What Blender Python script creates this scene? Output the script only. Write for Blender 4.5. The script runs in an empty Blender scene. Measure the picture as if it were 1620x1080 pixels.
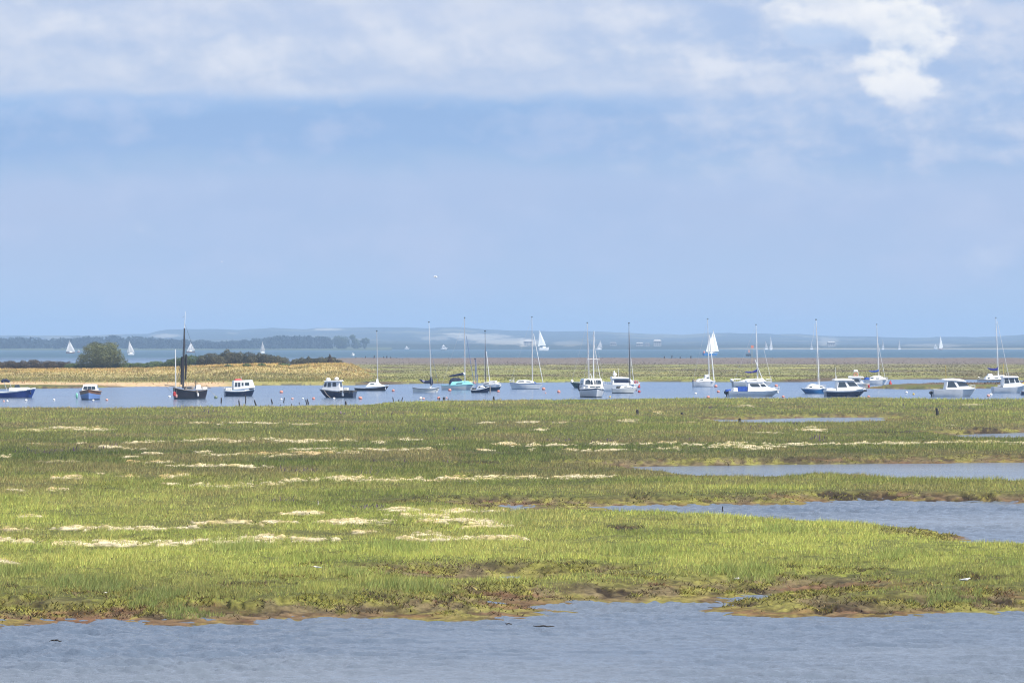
import bpy, math, random
import numpy as np
from mathutils import Vector

# ------------------------------------------------------------------ scene, camera, sky, sun
sc = bpy.context.scene
col = sc.collection
R = math.radians
CAM_H, FP, HY = 6.0, 6750.0, 544.0       # eye height (m), focal length and horizon row in photo pixels
cam_d = bpy.data.cameras.new('camera')
cam_d.sensor_width = 36.0
cam_d.lens = FP / 1620.0 * 36.0
cam_d.clip_start = 1.0
cam_d.clip_end = 40000.0
cam = bpy.data.objects.new('camera', cam_d)
col.objects.link(cam)
cam.location = (0, 0, CAM_H)
cam.rotation_euler = (R(90) + math.atan(4.0 / FP), 0, 0)
sc.camera = cam

SUN_EL, SUN_AZ = 55.0, 118.0             # azimuth clockwise from the view direction
sc.view_settings.view_transform = 'Standard'
sc.view_settings.look = 'None'
sc.view_settings.exposure = 0.73
sc.view_settings.gamma = 1.0
sc.view_settings.use_curve_mapping = False
sc.render.engine = 'CYCLES'
cy = sc.cycles
cy.max_bounces = 5
cy.diffuse_bounces = 2
cy.glossy_bounces = 2
cy.transmission_bounces = 2
cy.transparent_max_bounces = 6
cy.volume_bounces = 0
cy.caustics_reflective = False
cy.caustics_refractive = False
cy.sample_clamp_indirect = 4.0
cy.sample_clamp_direct = 12.0
cy.pixel_filter_type = 'BLACKMAN_HARRIS'
cy.filter_width = 1.1
cy.use_denoising = True
cy.denoiser = 'OPENIMAGEDENOISE'
cy.denoising_input_passes = 'RGB_ALBEDO_NORMAL'
cy.denoising_prefilter = 'ACCURATE'


class NT:
    """tiny helper for node trees"""
    def __init__(s, tree):
        s.t = tree
        s.t.nodes.clear()

    def n(s, kind, **kw):
        nd = s.t.nodes.new(kind)
        for k, v in kw.items():
            if k.startswith('in_'):
                nd.inputs[k[3:].replace('_', ' ')].default_value = v
            else:
                setattr(nd, k, v)
        return nd

    def l(s, a, b):
        s.t.links.new(a, b)

    def m(s, op, a, b=None, c=None, clamp=False):
        nd = s.t.nodes.new('ShaderNodeMath')
        nd.operation = op
        nd.use_clamp = clamp
        for i, v in enumerate((a, b, c)):
            if v is None:
                continue
            if isinstance(v, (int, float)):
                nd.inputs[i].default_value = v
            else:
                s.l(v, nd.inputs[i])
        return nd.outputs[0]

    def mix(s, f, a, b):
        nd = s.t.nodes.new('ShaderNodeMix')
        nd.data_type = 'RGBA'
        for sock, v in ((nd.inputs[0], f), (nd.inputs[6], a), (nd.inputs[7], b)):
            if isinstance(v, (int, float)):
                sock.default_value = v
            elif isinstance(v, tuple):
                sock.default_value = v if len(v) == 4 else (*v, 1)
            else:
                s.l(v, sock)
        return nd.outputs[2]

    def ss(s, v, a, b, lo=0.0, hi=1.0):
        nd = s.t.nodes.new('ShaderNodeMapRange')
        nd.interpolation_type = 'SMOOTHSTEP'
        s.l(v, nd.inputs[0])
        for i, x in enumerate((a, b, lo, hi)):
            nd.inputs[i + 1].default_value = x
        return nd.outputs[0]


def lin(r, g, b, k=1.0):
    f = lambda c: (c / 12.92 if c <= 0.04045 else ((c + 0.055) / 1.055) ** 2.4)
    return (f(r / 255.) * k, f(g / 255.) * k, f(b / 255.) * k)


def make_world():
    w = bpy.data.worlds.new('World')
    sc.world = w
    w.use_nodes = True
    t = NT(w.node_tree)
    out = t.n('ShaderNodeOutputWorld')
    bg = t.n('ShaderNodeBackground')
    bg.inputs[1].default_value = 1.0
    t.l(bg.outputs[0], out.inputs[0])
    sky = t.n('ShaderNodeTexSky', sky_type='NISHITA', sun_disc=False,
              sun_elevation=R(SUN_EL), sun_rotation=R(SUN_AZ), altitude=0.0,
              air_density=1.0, dust_density=0.6, ozone_density=2.0)
    sk = t.n('ShaderNodeVectorMath', operation='SCALE')
    t.l(sky.outputs[0], sk.inputs[0])
    sk.inputs[3].default_value = 0.10
    # direction -> azimuth and elevation, in thousandths of the lens' focal length in pixels
    tc = t.n('ShaderNodeTexCoord')
    sp = t.n('ShaderNodeSeparateXYZ')
    t.l(tc.outputs['Generated'], sp.inputs[0])
    az = t.m('MULTIPLY', t.m('ARCTAN2', sp.outputs[0], sp.outputs[1]), 6.75)
    el = t.m('MULTIPLY', t.m('ARCSINE', sp.outputs[2]), 6.75)

    def noise(sx, sy, det=6, rough=0.55, off=0.0, dist=0.0, dx=0.0, dy=0.0):
        cb = t.n('ShaderNodeCombineXYZ')
        t.l(t.m('MULTIPLY_ADD', az, sx, dx * sx), cb.inputs[0])
        t.l(t.m('MULTIPLY_ADD', el, sy, dy * sy), cb.inputs[1])
        cb.inputs[2].default_value = off
        nz = t.n('ShaderNodeTexNoise', noise_dimensions='3D')
        nz.inputs['Scale'].default_value = 1.0
        nz.inputs['Detail'].default_value = det
        nz.inputs['Roughness'].default_value = rough
        nz.inputs['Distortion'].default_value = dist
        t.l(cb.outputs[0], nz.inputs['Vector'])
        return t.m('SUBTRACT', nz.outputs[0], 0.5)

    n_big = noise(1.3, 3.0, 5, 0.5, 1.3)
    n_mid = noise(5.0, 9.5, 5, 0.5, 4.1, 0.15)
    n_fin = noise(15.0, 22.0, 5, 0.5, 7.7, 0.1)
    # light catching the upper right of each swelling: the difference of the same noise a little way toward the sun
    m2 = noise(5.0, 9.5, 5, 0.5, 4.1, 0.15, 0.016, 0.022)
    f2 = noise(15.0, 22.0, 5, 0.5, 7.7, 0.1, 0.007, 0.009)
    relief = t.m('ADD', t.m('MULTIPLY', t.m('SUBTRACT', n_mid, m2), 1.6), t.m('MULTIPLY', t.m('SUBTRACT', n_fin, f2), 0.7))
    v = t.m('ADD', el, t.m('ADD', t.m('MULTIPLY', n_big, 0.22), t.m('MULTIPLY', t.m('ADD', n_mid, t.m('MULTIPLY', n_fin, 0.4)), 0.09)))
    ramp = t.n('ShaderNodeValToRGB')
    t.l(t.m('MULTIPLY', v, 1.0 / 0.8), ramp.inputs[0])
    stops = [(0.0, (176, 200, 229)), (0.06, (176, 197, 227)), (0.12, (175, 193, 225)), (0.19, (175, 191, 224)),
             (0.232, (173, 191, 225)), (0.272, (157, 184, 222)), (0.30, (146, 177, 221)), (0.35, (143, 175, 220)),
             (0.40, (152, 184, 227)), (0.46, (160, 188, 227)), (0.56, (200, 212, 238)), (0.8, (216, 225, 244))]  # highest stops, out of view, whitened to brighten the water's reflection
    e = ramp.color_ramp.elements
    while len(e) < len(stops):
        e.new(0.5)
    for el_, (p, c) in zip(e, stops):
        el_.position = p / 0.8
        el_.color = (*lin(*c), 1)
    c0 = ramp.outputs[0]
    # slow light and dark drifts through the veil of cloud
    c1 = t.mix(t.ss(t.m('ADD', n_mid, t.m('MULTIPLY', n_fin, 0.5)), -0.08, 0.22, 0, 0.6), c0, lin(188, 200, 229))
    c1 = t.mix(t.ss(n_big, 0.0, -0.25, 0, 0.35), c1, lin(144, 178, 224))
    # upper bank of cloud, its flat base about 3.4 degrees up, dissolving to the right
    base = t.m('ADD', t.m('ADD', 0.385, t.m('MULTIPLY', n_mid, 0.09)), t.m('MULTIPLY', n_fin, 0.05))
    over = t.m('SUBTRACT', el, base)
    bank = t.m('MULTIPLY', t.ss(over, -0.008, 0.022), t.ss(az, 1.0, 0.05))
    tex = t.m('ADD', t.m('ADD', t.m('MULTIPLY', n_fin, 0.5), t.m('MULTIPLY', n_mid, 0.8)), relief)
    bank_c = t.mix(t.ss(tex, -0.45, 0.45), lin(184, 198, 226), lin(211, 217, 232))
    c2 = t.mix(t.m('MULTIPLY', bank, 0.85), c1, bank_c)
    # veil on the right
    veil = t.m('MULTIPLY', t.ss(t.m('ADD', az, t.m('MULTIPLY', n_mid, 0.35)), 0.1, 0.35),
               t.ss(t.m('ADD', el, t.m('MULTIPLY', n_fin, 0.12)), 0.22, 0.36))
    veil_c = t.mix(t.ss(tex, -0.35, 0.40), lin(165, 187, 224), lin(206, 213, 231))
    c3 = t.mix(t.m('MULTIPLY', veil, 0.75), c2, veil_c)

    # brighter heads of cumulus
    def blob(cx, cy_, rx, ry):
        a = t.m('DIVIDE', t.m('SUBTRACT', az, cx), rx)
        b = t.m('DIVIDE', t.m('SUBTRACT', el, cy_), ry)
        d = t.m('SQRT', t.m('ADD', t.m('MULTIPLY', a, a), t.m('MULTIPLY', b, b)))
        return t.m('SUBTRACT', 1.0, d)
    heads = [((0.52, 0.535, 0.12, 0.06), 1.0), ((0.575, 0.505, 0.11, 0.06), 1.0), ((0.61, 0.46, 0.08, 0.075), .9),
             ((0.47, 0.50, 0.26, 0.09), .5), ((0.635, 0.47, 0.045, 0.09), .95), ((0.63, 0.38, 0.05, 0.06), .6), ((0.42, 0.44, 0.15, 0.025), .6), ((0.33, 0.435, 0.08, 0.035), .6),
             ((-0.43, 0.455, 0.10, 0.05), .6), ((-0.62, 0.50, 0.2, 0.06), .55), ((-0.20, 0.475, 0.16, 0.04), .5),
             ((-0.36, 0.405, 0.12, 0.025), .4), ((0.745, 0.40, 0.06, 0.09), .4), ((-0.585, 0.18, 0.028, 0.022), .45),
             ((0.74, 0.13, 0.05, 0.025), .35), ((0.17, 0.50, 0.09, 0.05), .5), ((0.0, 0.46, 0.12, 0.03), .4)]
    cur = c3
    for (bx, by, rx, ry), k in heads:
        f = t.m('ADD', blob(bx, by, rx, ry), t.m('ADD', t.m('MULTIPLY', n_fin, 2.6), t.m('MULTIPLY', n_mid, 1.4)))
        soft = 0.85 if k >= 0.9 else 1.3
        cur = t.mix(t.ss(f, -0.1, -0.1 + soft, 0, k), cur, t.mix(t.ss(relief, -0.3, 0.25), lin(220, 226, 237) if k >= .9 else lin(200, 209, 230), lin(252, 250, 248) if k >= .9 else lin(226, 229, 239)))
    # shaded hollow beside the bright head
    f = t.m('ADD', blob(0.50, 0.485, 0.09, 0.03), t.m('MULTIPLY', n_fin, 1.8))
    cur = t.mix(t.ss(f, 0.1, 0.7, 0, 0.8), cur, lin(180, 200, 232))
    # high overhead the veil thins to clear sky
    cover = t.ss(el, 1.2, 5.0, 0.93, 0.45)
    res = t.mix(cover, sk.outputs[0], cur)
    gain = t.n('ShaderNodeVectorMath', operation='SCALE')
    t.l(res, gain.inputs[0])
    gain.inputs[3].default_value = WORLD_GAIN
    t.l(gain.outputs[0], bg.inputs[0])
    w.cycles.sampling_method = 'MANUAL'
    w.cycles.sample_map_resolution = 512


WORLD_GAIN = 0.66
make_world()
sun_d = bpy.data.lights.new('sun', 'SUN')
sun_d.energy = 4.6
sun_d.angle = R(0.55)
sun_d.color = (1.0, 0.955, 0.88)
sun = bpy.data.objects.new('sun', sun_d)
col.objects.link(sun)
sdir = Vector((math.sin(R(SUN_AZ)) * math.cos(R(SUN_EL)), math.cos(R(SUN_AZ)) * math.cos(R(SUN_EL)), math.sin(R(SUN_EL))))
sun.rotation_euler = sdir.to_track_quat('Z', 'Y').to_euler()
sun.location = (0, 0, 200)


# ------------------------------------------------------------------ helpers
def P(x, y, z=0.0):
    """the point at height z that stands at photo pixel x, y"""
    D = (CAM_H - z) * FP / (y - HY)
    return Vector(((x - 810.0) / FP * D, D, z))


def tag(o, label=None, cat=None, group=None, kind=None):
    for k, v in (('label', label), ('category', cat), ('group', group), ('kind', kind)):
        if v:
            o[k] = v
    return o


def empty(name, loc, rz=0.0):
    o = bpy.data.objects.new(name, None)
    o.empty_display_size = 0.3
    col.objects.link(o)
    o.location = loc
    o.rotation_euler = (0, 0, rz)
    return o


def np_mesh(name, verts, faces, mat, parent=None, cols=None, smooth=False, normals=None):
    """verts (n,3), faces (m,k) as numpy"""
    me = bpy.data.meshes.new(name)
    verts = np.ascontiguousarray(verts, dtype=np.float32)
    faces = np.ascontiguousarray(faces, dtype=np.int32)
    k = faces.shape[1]
    me.vertices.add(len(verts))
    me.vertices.foreach_set('co', verts.ravel())
    me.loops.add(faces.size)
    me.loops.foreach_set('vertex_index', faces.ravel())
    me.polygons.add(len(faces))
    me.polygons.foreach_set('loop_start', np.arange(0, faces.size, k, dtype=np.int32))
    me.polygons.foreach_set('loop_total', np.full(len(faces), k, dtype=np.int32))
    if smooth:
        me.polygons.foreach_set('use_smooth', np.ones(len(faces), dtype=bool))
    me.update(calc_edges=True)
    if cols is not None:
        at = me.color_attributes.new('Col', 'FLOAT_COLOR', 'POINT')
        c4 = np.ones((len(verts), 4), dtype=np.float32)
        c4[:, :3] = cols
        at.data.foreach_set('color', c4.ravel())
    if normals is not None:
        me.normals_split_custom_set_from_vertices([tuple(n) for n in normals])
    me.materials.append(mat)
    o = bpy.data.objects.new(name, me)
    col.objects.link(o)
    if parent:
        o.parent = parent
    return o


class MB:
    """collects shapes and links them as ONE mesh object"""
    def __init__(s):
        s.v, s.f, s.mi = [], [], []

    def add(s, vs, fs, mi=0):
        b = len(s.v)
        s.v += [tuple(v) for v in vs]
        s.f += [tuple(i + b for i in f) for f in fs]
        s.mi += [mi] * len(fs)
        return s

    def box(s, c, d, rz=0.0, ry=0.0, mi=0):
        vs = []
        for sx in (-.5, .5):
            for sy in (-.5, .5):
                for sz in (-.5, .5):
                    x, y, z = sx * d[0], sy * d[1], sz * d[2]
                    x, z = x * math.cos(ry) + z * math.sin(ry), -x * math.sin(ry) + z * math.cos(ry)
                    x, y = x * math.cos(rz) - y * math.sin(rz), x * math.sin(rz) + y * math.cos(rz)
                    vs.append((c[0] + x, c[1] + y, c[2] + z))
        return s.add(vs, [(0, 1, 3, 2), (4, 6, 7, 5), (0, 4, 5, 1), (2, 3, 7, 6), (0, 2, 6, 4), (1, 5, 7, 3)], mi)

    def tube(s, pts, r, n=6, mi=0):
        pts = [Vector(p) for p in pts]
        rs = r if isinstance(r, (list, tuple)) else [r] * len(pts)
        vs, fs = [], []
        for i, p in enumerate(pts):
            d = (pts[min(i + 1, len(pts) - 1)] - pts[max(i - 1, 0)]).normalized()
            a = d.orthogonal().normalized()
            b = d.cross(a)
            for k in range(n):
                t = 2 * math.pi * k / n
                vs.append(p + (a * math.cos(t) + b * math.sin(t)) * rs[i])
        for i in range(len(pts) - 1):
            for k in range(n):
                k2 = (k + 1) % n
                fs.append((i * n + k, i * n + k2, (i + 1) * n + k2, (i + 1) * n + k))
        fs.append(tuple(range(n))[::-1])
        fs.append(tuple((len(pts) - 1) * n + k for k in range(n)))
        return s.add(vs, fs, mi)

    def ball(s, c, r, nu=10, nv=7, mi=0, rot=None):
        r = r if isinstance(r, (list, tuple)) else (r, r, r)
        vs, fs = [], []
        for j in range(nv + 1):
            ph = math.pi * j / nv
            for i in range(nu):
                th = 2 * math.pi * i / nu
                p = Vector((r[0] * math.sin(ph) * math.cos(th), r[1] * math.sin(ph) * math.sin(th), r[2] * math.cos(ph)))
                if rot:
                    p.rotate(rot)
                vs.append(p + Vector(c))
        for j in range(nv):
            for i in range(nu):
                i2 = (i + 1) % nu
                fs.append((j * nu + i, (j + 1) * nu + i, (j + 1) * nu + i2, j * nu + i2))
        return s.add(vs, fs, mi)

    def build(s, name, mats, parent=None, smooth=False, loc=None):
        me = bpy.data.meshes.new(name)
        me.from_pydata(s.v, [], s.f)
        mats = mats if isinstance(mats, (list, tuple)) else [mats]
        for m in mats:
            me.materials.append(m)
        me.polygons.foreach_set('material_index', s.mi)
        if smooth:
            me.polygons.foreach_set('use_smooth', [True] * len(s.f))
            me.update()
            me.set_sharp_from_angle(angle=R(38))
        me.update()
        o = bpy.data.objects.new(name, me)
        col.objects.link(o)
        if parent:
            o.parent = parent
        if loc is not None:
            o.location = loc
        return o


def _h(ix, iy, s):
    n = (ix.astype(np.int64) * 374761393 + iy.astype(np.int64) * 668265263 + s * 2246822519) & 0xffffffff
    n = ((n ^ (n >> 13)) * 1274126177) & 0xffffffff
    n = (n ^ (n >> 16)) & 0xffff
    return n.astype(np.float32) / 32767.5 - 1.0


def vn(x, y, s=0):
    x = np.asarray(x, dtype=np.float64)
    y = np.asarray(y, dtype=np.float64)
    ix, iy = np.floor(x), np.floor(y)
    fx, fy = x - ix, y - iy
    fx = fx * fx * (3 - 2 * fx)
    fy = fy * fy * (3 - 2 * fy)
    a, b, c, d = _h(ix, iy, s), _h(ix + 1, iy, s), _h(ix, iy + 1, s), _h(ix + 1, iy + 1, s)
    return ((a * (1 - fx) + b * fx) * (1 - fy) + (c * (1 - fx) + d * fx) * fy).astype(np.float32)


def fbm(x, y, o=4, s=0, g=0.5):
    r, a, t = 0, 1.0, 0
    ca, sa = math.cos(0.6), math.sin(0.6)
    for i in range(o):
        r = r + a * vn(x, y, s + i * 17)
        t += a
        a *= g
        x, y = (x * ca - y * sa) * 2.03, (x * sa + y * ca) * 2.03
    return r / t


def sst(v, a, b):
    t = np.clip((v - a) / (b - a), 0, 1)
    return t * t * (3 - 2 * t)


# ------------------------------------------------------------------ materials
def mat(name, rgb, rough=0.5, metal=0.0, var=0.0, vscale=4.0, bump=0.0, spec=0.5, coat=0.0):
    m = bpy.data.materials.new(name)
    m.use_nodes = True
    t = NT(m.node_tree)
    out = t.n('ShaderNodeOutputMaterial')
    p = t.n('ShaderNodeBsdfPrincipled')
    p.inputs['Roughness'].default_value = rough
    p.inputs['Metallic'].default_value = metal
    p.inputs['Specular IOR Level'].default_value = spec
    p.inputs['Coat Weight'].default_value = coat
    t.l(p.outputs[0], out.inputs[0])
    if var > 0 or bump > 0:
        tc = t.n('ShaderNodeTexCoord')
        nz = t.n('ShaderNodeTexNoise')
        nz.inputs['Scale'].default_value = vscale
        nz.inputs['Detail'].default_value = 5
        nz.inputs['Roughness'].default_value = 0.6
        t.l(tc.outputs['Object'], nz.inputs['Vector'])
        f = t.ss(nz.outputs[0], 0.3, 0.7)
        t.l(t.mix(f, tuple(c * (1 - var) for c in rgb), tuple(min(c * (1 + var * .6), .95) for c in rgb)), p.inputs['Base Color'])
        if bump > 0:
            b = t.n('ShaderNodeBump')
            b.inputs['Distance'].default_value = bump
            t.l(nz.outputs[0], b.inputs['Height'])
            t.l(b.outputs[0], p.inputs['Normal'])
    else:
        p.inputs['Base Color'].default_value = (*rgb, 1)
    return m


def attr_mat(name, rough=0.9, var=0.25, vscale=1.5, bump=0.0, translucent=0.0, spec=0.2):
    """colour from the mesh's own Col attribute, with fine variation"""
    m = bpy.data.materials.new(name)
    m.use_nodes = True
    t = NT(m.node_tree)
    out = t.n('ShaderNodeOutputMaterial')
    p = t.n('ShaderNodeBsdfPrincipled')
    p.inputs['Roughness'].default_value = rough
    p.inputs['Specular IOR Level'].default_value = spec
    at = t.n('ShaderNodeAttribute', attribute_name='Col')
    c = at.outputs['Color']
    if var > 0:
        tc = t.n('ShaderNodeTexCoord')
        nz = t.n('ShaderNodeTexNoise')
        nz.inputs['Scale'].default_value = vscale
        nz.inputs['Detail'].default_value = 6
        nz.inputs['Roughness'].default_value = 0.7
        t.l(tc.outputs['Object'], nz.inputs['Vector'])
        sc_ = t.n('ShaderNodeVectorMath', operation='SCALE')
        t.l(c, sc_.inputs[0])
        t.l(t.ss(nz.outputs[0], 0.3, 0.7, 1 - var, 1 + var), sc_.inputs[3])
        c = sc_.outputs[0]
        if bump > 0:
            b = t.n('ShaderNodeBump')
            b.inputs['Distance'].default_value = bump
            t.l(nz.outputs[0], b.inputs['Height'])
            t.l(b.outputs[0], p.inputs['Normal'])
    t.l(c, p.inputs['Base Color'])
    if translucent > 0:
        tr = t.n('ShaderNodeBsdfTranslucent')
        t.l(c, tr.inputs[0])
        mx = t.n('ShaderNodeMixShader')
        mx.inputs[0].default_value = translucent
        t.l(p.outputs[0], mx.inputs[1])
        t.l(tr.outputs[0], mx.inputs[2])
        t.l(mx.outputs[0], out.inputs[0])
    else:
        t.l(p.outputs[0], out.inputs[0])
    return m


def water_mat():
    m = bpy.data.materials.new('tidal_water')
    m.use_nodes = True
    t = NT(m.node_tree)
    out = t.n('ShaderNodeOutputMaterial')
    p = t.n('ShaderNodeBsdfPrincipled')
    p.inputs['IOR'].default_value = 1.333
    p.inputs['Roughness'].default_value = 0.12
    t.l(p.outputs[0], out.inputs[0])
    tc = t.n('ShaderNodeTexCoord')
    sp = t.n('ShaderNodeSeparateXYZ')
    t.l(tc.outputs['Object'], sp.inputs[0])

    def nz(scx, scy, det, rough, off=0.0):
        cb = t.n('ShaderNodeCombineXYZ')
        t.l(t.m('MULTIPLY', sp.outputs[0], scx), cb.inputs[0])
        t.l(t.m('MULTIPLY', sp.outputs[1], scy), cb.inputs[1])
        cb.inputs[2].default_value = off
        n = t.n('ShaderNodeTexNoise')
        n.inputs['Scale'].default_value = 1.0
        n.inputs['Detail'].default_value = det
        n.inputs['Roughness'].default_value = rough
        t.l(cb.outputs[0], n.inputs['Vector'])
        return n.outputs[0]
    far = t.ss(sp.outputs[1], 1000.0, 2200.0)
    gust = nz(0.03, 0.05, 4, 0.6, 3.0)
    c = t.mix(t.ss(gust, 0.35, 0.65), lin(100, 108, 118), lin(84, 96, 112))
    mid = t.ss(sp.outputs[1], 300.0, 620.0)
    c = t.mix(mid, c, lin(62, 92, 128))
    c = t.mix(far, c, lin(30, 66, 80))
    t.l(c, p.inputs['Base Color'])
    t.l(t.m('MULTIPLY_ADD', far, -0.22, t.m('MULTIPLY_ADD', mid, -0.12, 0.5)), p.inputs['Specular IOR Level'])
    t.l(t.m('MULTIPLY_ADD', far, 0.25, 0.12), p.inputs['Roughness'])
    w1 = nz(1.5, 2.4, 5, 0.62, 0.0)          # wavelets
    w2 = nz(0.25, 0.45, 3, 0.5, 5.0)         # low swell
    h = t.m('ADD', t.m('MULTIPLY', w1, 0.11), t.m('MULTIPLY', w2, 0.20))
    h = t.m('MULTIPLY', h, t.ss(gust, 0.3, 0.7, 0.7, 1.25))
    b = t.n('ShaderNodeBump')
    b.inputs['Strength'].default_value = 1.0
    b.inputs['Distance'].default_value = 1.0
    t.l(h, b.inputs['Height'])
    t.l(b.outputs[0], p.inputs['Normal'])
    return m


# ------------------------------------------------------------------ the shore: outlines of water as seen, dropped onto the ground
def W(pts, z=0.0):
    return [(P(x, y, z).x, P(x, y, z).y) for x, y in pts]


ZL = 0.25                                   # a bank that stands in front of water hides a strip of it
NEAR_CREEK = W([(-500, 992), (0, 990), (90, 983), (200, 984), (300, 986), (400, 983), (500, 977), (600, 976), (655, 977), (700, 981), (780, 981), (830, 977), (868, 971.5), (884, 966), (850, 962),
                (795, 959.5), (810, 957), (860, 955.5), (905, 955), (1000, 952), (1080, 951), (1125, 950), (1180, 946), (1200, 940.5), (1236, 939.5), (1216, 944.5), (1165, 952), (1124, 958.5), (1140, 964),
                (1180, 972), (1250, 974), (1330, 975), (1400, 975), (1500, 970), (1620, 966), (1800, 962), (2100, 965)]) + [(60, 20), (-60, 20)]
CREEK_A = W([(925, 803), (980, 801), (1040, 800), (1110, 800), (1150, 799), (1200, 798), (1255, 799), (1262, 796), (1320, 793), (1400, 791), (1500, 793), (1620, 795), (2100, 797)]) + \
    W([(2100, 850), (1620, 850), (1580, 856), (1545, 852), (1505, 845), (1525, 841), (1543, 837), (1480, 832), (1400, 828), (1300, 823), (1200, 814), (1100, 809), (1000, 808)], ZL)
CREEK_B = W([(985, 738), (1060, 737), (1150, 736), (1300, 734), (1450, 733), (1620, 731), (2100, 730)]) + \
    W([(2100, 762), (1620, 761), (1460, 757), (1400, 752), (1330, 748), (1260, 748), (1180, 753), (1110, 752), (1060, 745), (1020, 742)], ZL)
CREEK_C = W([(1125, 664), (1200, 663), (1260, 661), (1330, 660), (1395, 660)]) + W([(1395, 663), (1300, 668), (1200, 668.5), (1150, 667)], ZL)
CREEK_D = W([(1495, 689), (1560, 686), (1620, 684), (2100, 682)]) + W([(2100, 693), (1620, 692), (1560, 691)], ZL)
POOL_1 = W([(800, 800), (845, 801)]) + W([(845, 804), (800, 804)], 0.3)
POOL_2 = W([(745, 909), (800, 908), (830, 910)], .1) + W([(800, 915), (750, 914)], 0.2)

CHANNEL = W([(-900, 616), (0, 615), (100, 614), (230, 611), (330, 612), (430, 609), (560, 609), (650, 607), (760, 605.5), (900, 604), (1000, 603.5),
             (1150, 604), (1280, 604), (1350, 600.5), (1450, 599.5), (1520, 600), (1620, 602), (2500, 604)]) + \
    W([(2500, 630), (1620, 631), (1500, 630), (1340, 628), (1200, 629), (1000, 630), (900, 631), (700, 633), (600, 636), (540, 640), (400, 642), (150, 644), (0, 644), (-900, 644)], 0.32)
BAR = W([(1370, 614.5), (1400, 610.5), (1450, 609), (1530, 608), (1620, 606.5), (2300, 606)]) + W([(2300, 614), (1620, 613), (1530, 614.5), (1450, 615.5)])
SEA = [(-4000, 985), (-300, 985), (-43, 985), (-62, 1440), (260, 1460), (2500, 1440), (5000, 1440), (5000, 9000), (-4000, 9000)]


def inside(px, py, poly):
    r = np.zeros(px.shape, dtype=bool)
    n = len(poly)
    j = n - 1
    for i in range(n):
        xi, yi = poly[i]
        xj, yj = poly[j]
        if yi != yj:
            c = ((yi > py) != (yj > py)) & (px < (xj - xi) * (py - yi) / (yj - yi) + xi)
            r ^= c
        j = i
    return r


def seg_dist(px, py, poly):
    d2 = np.full(px.shape, 1e9, dtype=np.float32)
    n = len(poly)
    for i in range(n):
        ax, ay = poly[i]
        bx, by = poly[(i + 1) % n]
        dx, dy = bx - ax, by - ay
        L = dx * dx + dy * dy + 1e-9
        t = np.clip(((px - ax) * dx + (py - ay) * dy) / L, 0, 1)
        q = (px - ax - t * dx) ** 2 + (py - ay - t * dy) ** 2
        np.minimum(d2, q, out=d2)
    return np.sqrt(d2)


def land_distance(X, Y):
    """metres to the nearest waterline, positive on land"""
    sd = np.full(X.shape, 300.0, dtype=np.float32)
    for poly in (NEAR_CREEK, CREEK_A, CREEK_B, CREEK_C, CREEK_D, POOL_1, POOL_2, CHANNEL, SEA):
        d = seg_dist(X, Y, poly)
        d[inside(X, Y, poly)] *= -1
        sd = np.minimum(sd, d)
    for poly in (BAR,):
        d = seg_dist(X, Y, poly)
        d[~inside(X, Y, poly)] *= -1
        sd = np.maximum(sd, d)
    return sd


# the grid of the land: rows close up with distance, columns fan out
YV0, YV1, XV0, XV1 = 1024.0, 560.0, -420.0, 2040.0
NR, NC = 960, 1300
yv = np.concatenate([np.linspace(YV0, 607, 820), np.linspace(606.5, YV1, NR - 820)])
xv = np.linspace(XV0, XV1, NC)
GXV, GYV = np.meshgrid(xv, yv)
GD = CAM_H * FP / (GYV - HY)
GX = (GXV - 810.0) / FP * GD
GY = GD.copy()
YA = HY + (CAM_H - 0.35) * FP / GD                    # where land at its usual height shows
wob = fbm(GX / 3.0, GY / 3.0, 4, 5) * 1.0 + fbm(GX / 0.7, GY / 0.7, 3, 9) * 0.35
farw = np.clip(GD / 300.0, 0.6, 4.0)
SD = land_distance(GX, GY)
SDW = SD + wob * np.interp(GD, [90, 130, 200, 600], [.26, .4, .8, 1.5])


def patches(lst, ragged=0.9, xs=GXV, ys=YA, nx=None, ny=None):
    """ragged patches on the ground: (x, y, rx, ry[, strength]) as seen"""
    out = np.zeros(xs.shape, dtype=np.float32)
    n = (fbm(GX / 1.6, GY / 2.6, 4, 31) * 1.1 + fbm(GX / 0.30, GY / 0.8, 3, 77) * 1.1) * ragged
    for p in lst:
        x, y, rx, ry = p[:4]
        k = p[4] if len(p) > 4 else 1.0
        m = (np.abs(xs - x) < rx * 2.0) & (np.abs(ys - y) < ry * 2.2)
        if not m.any():
            continue
        q = 1.0 - np.sqrt(((xs[m] - x) / rx) ** 2 + ((ys[m] - y) / ry) ** 2)
        out[m] = np.maximum(out[m], k * sst(q + n[m] * 0.8, 0.02, 0.35))
    return out


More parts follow.
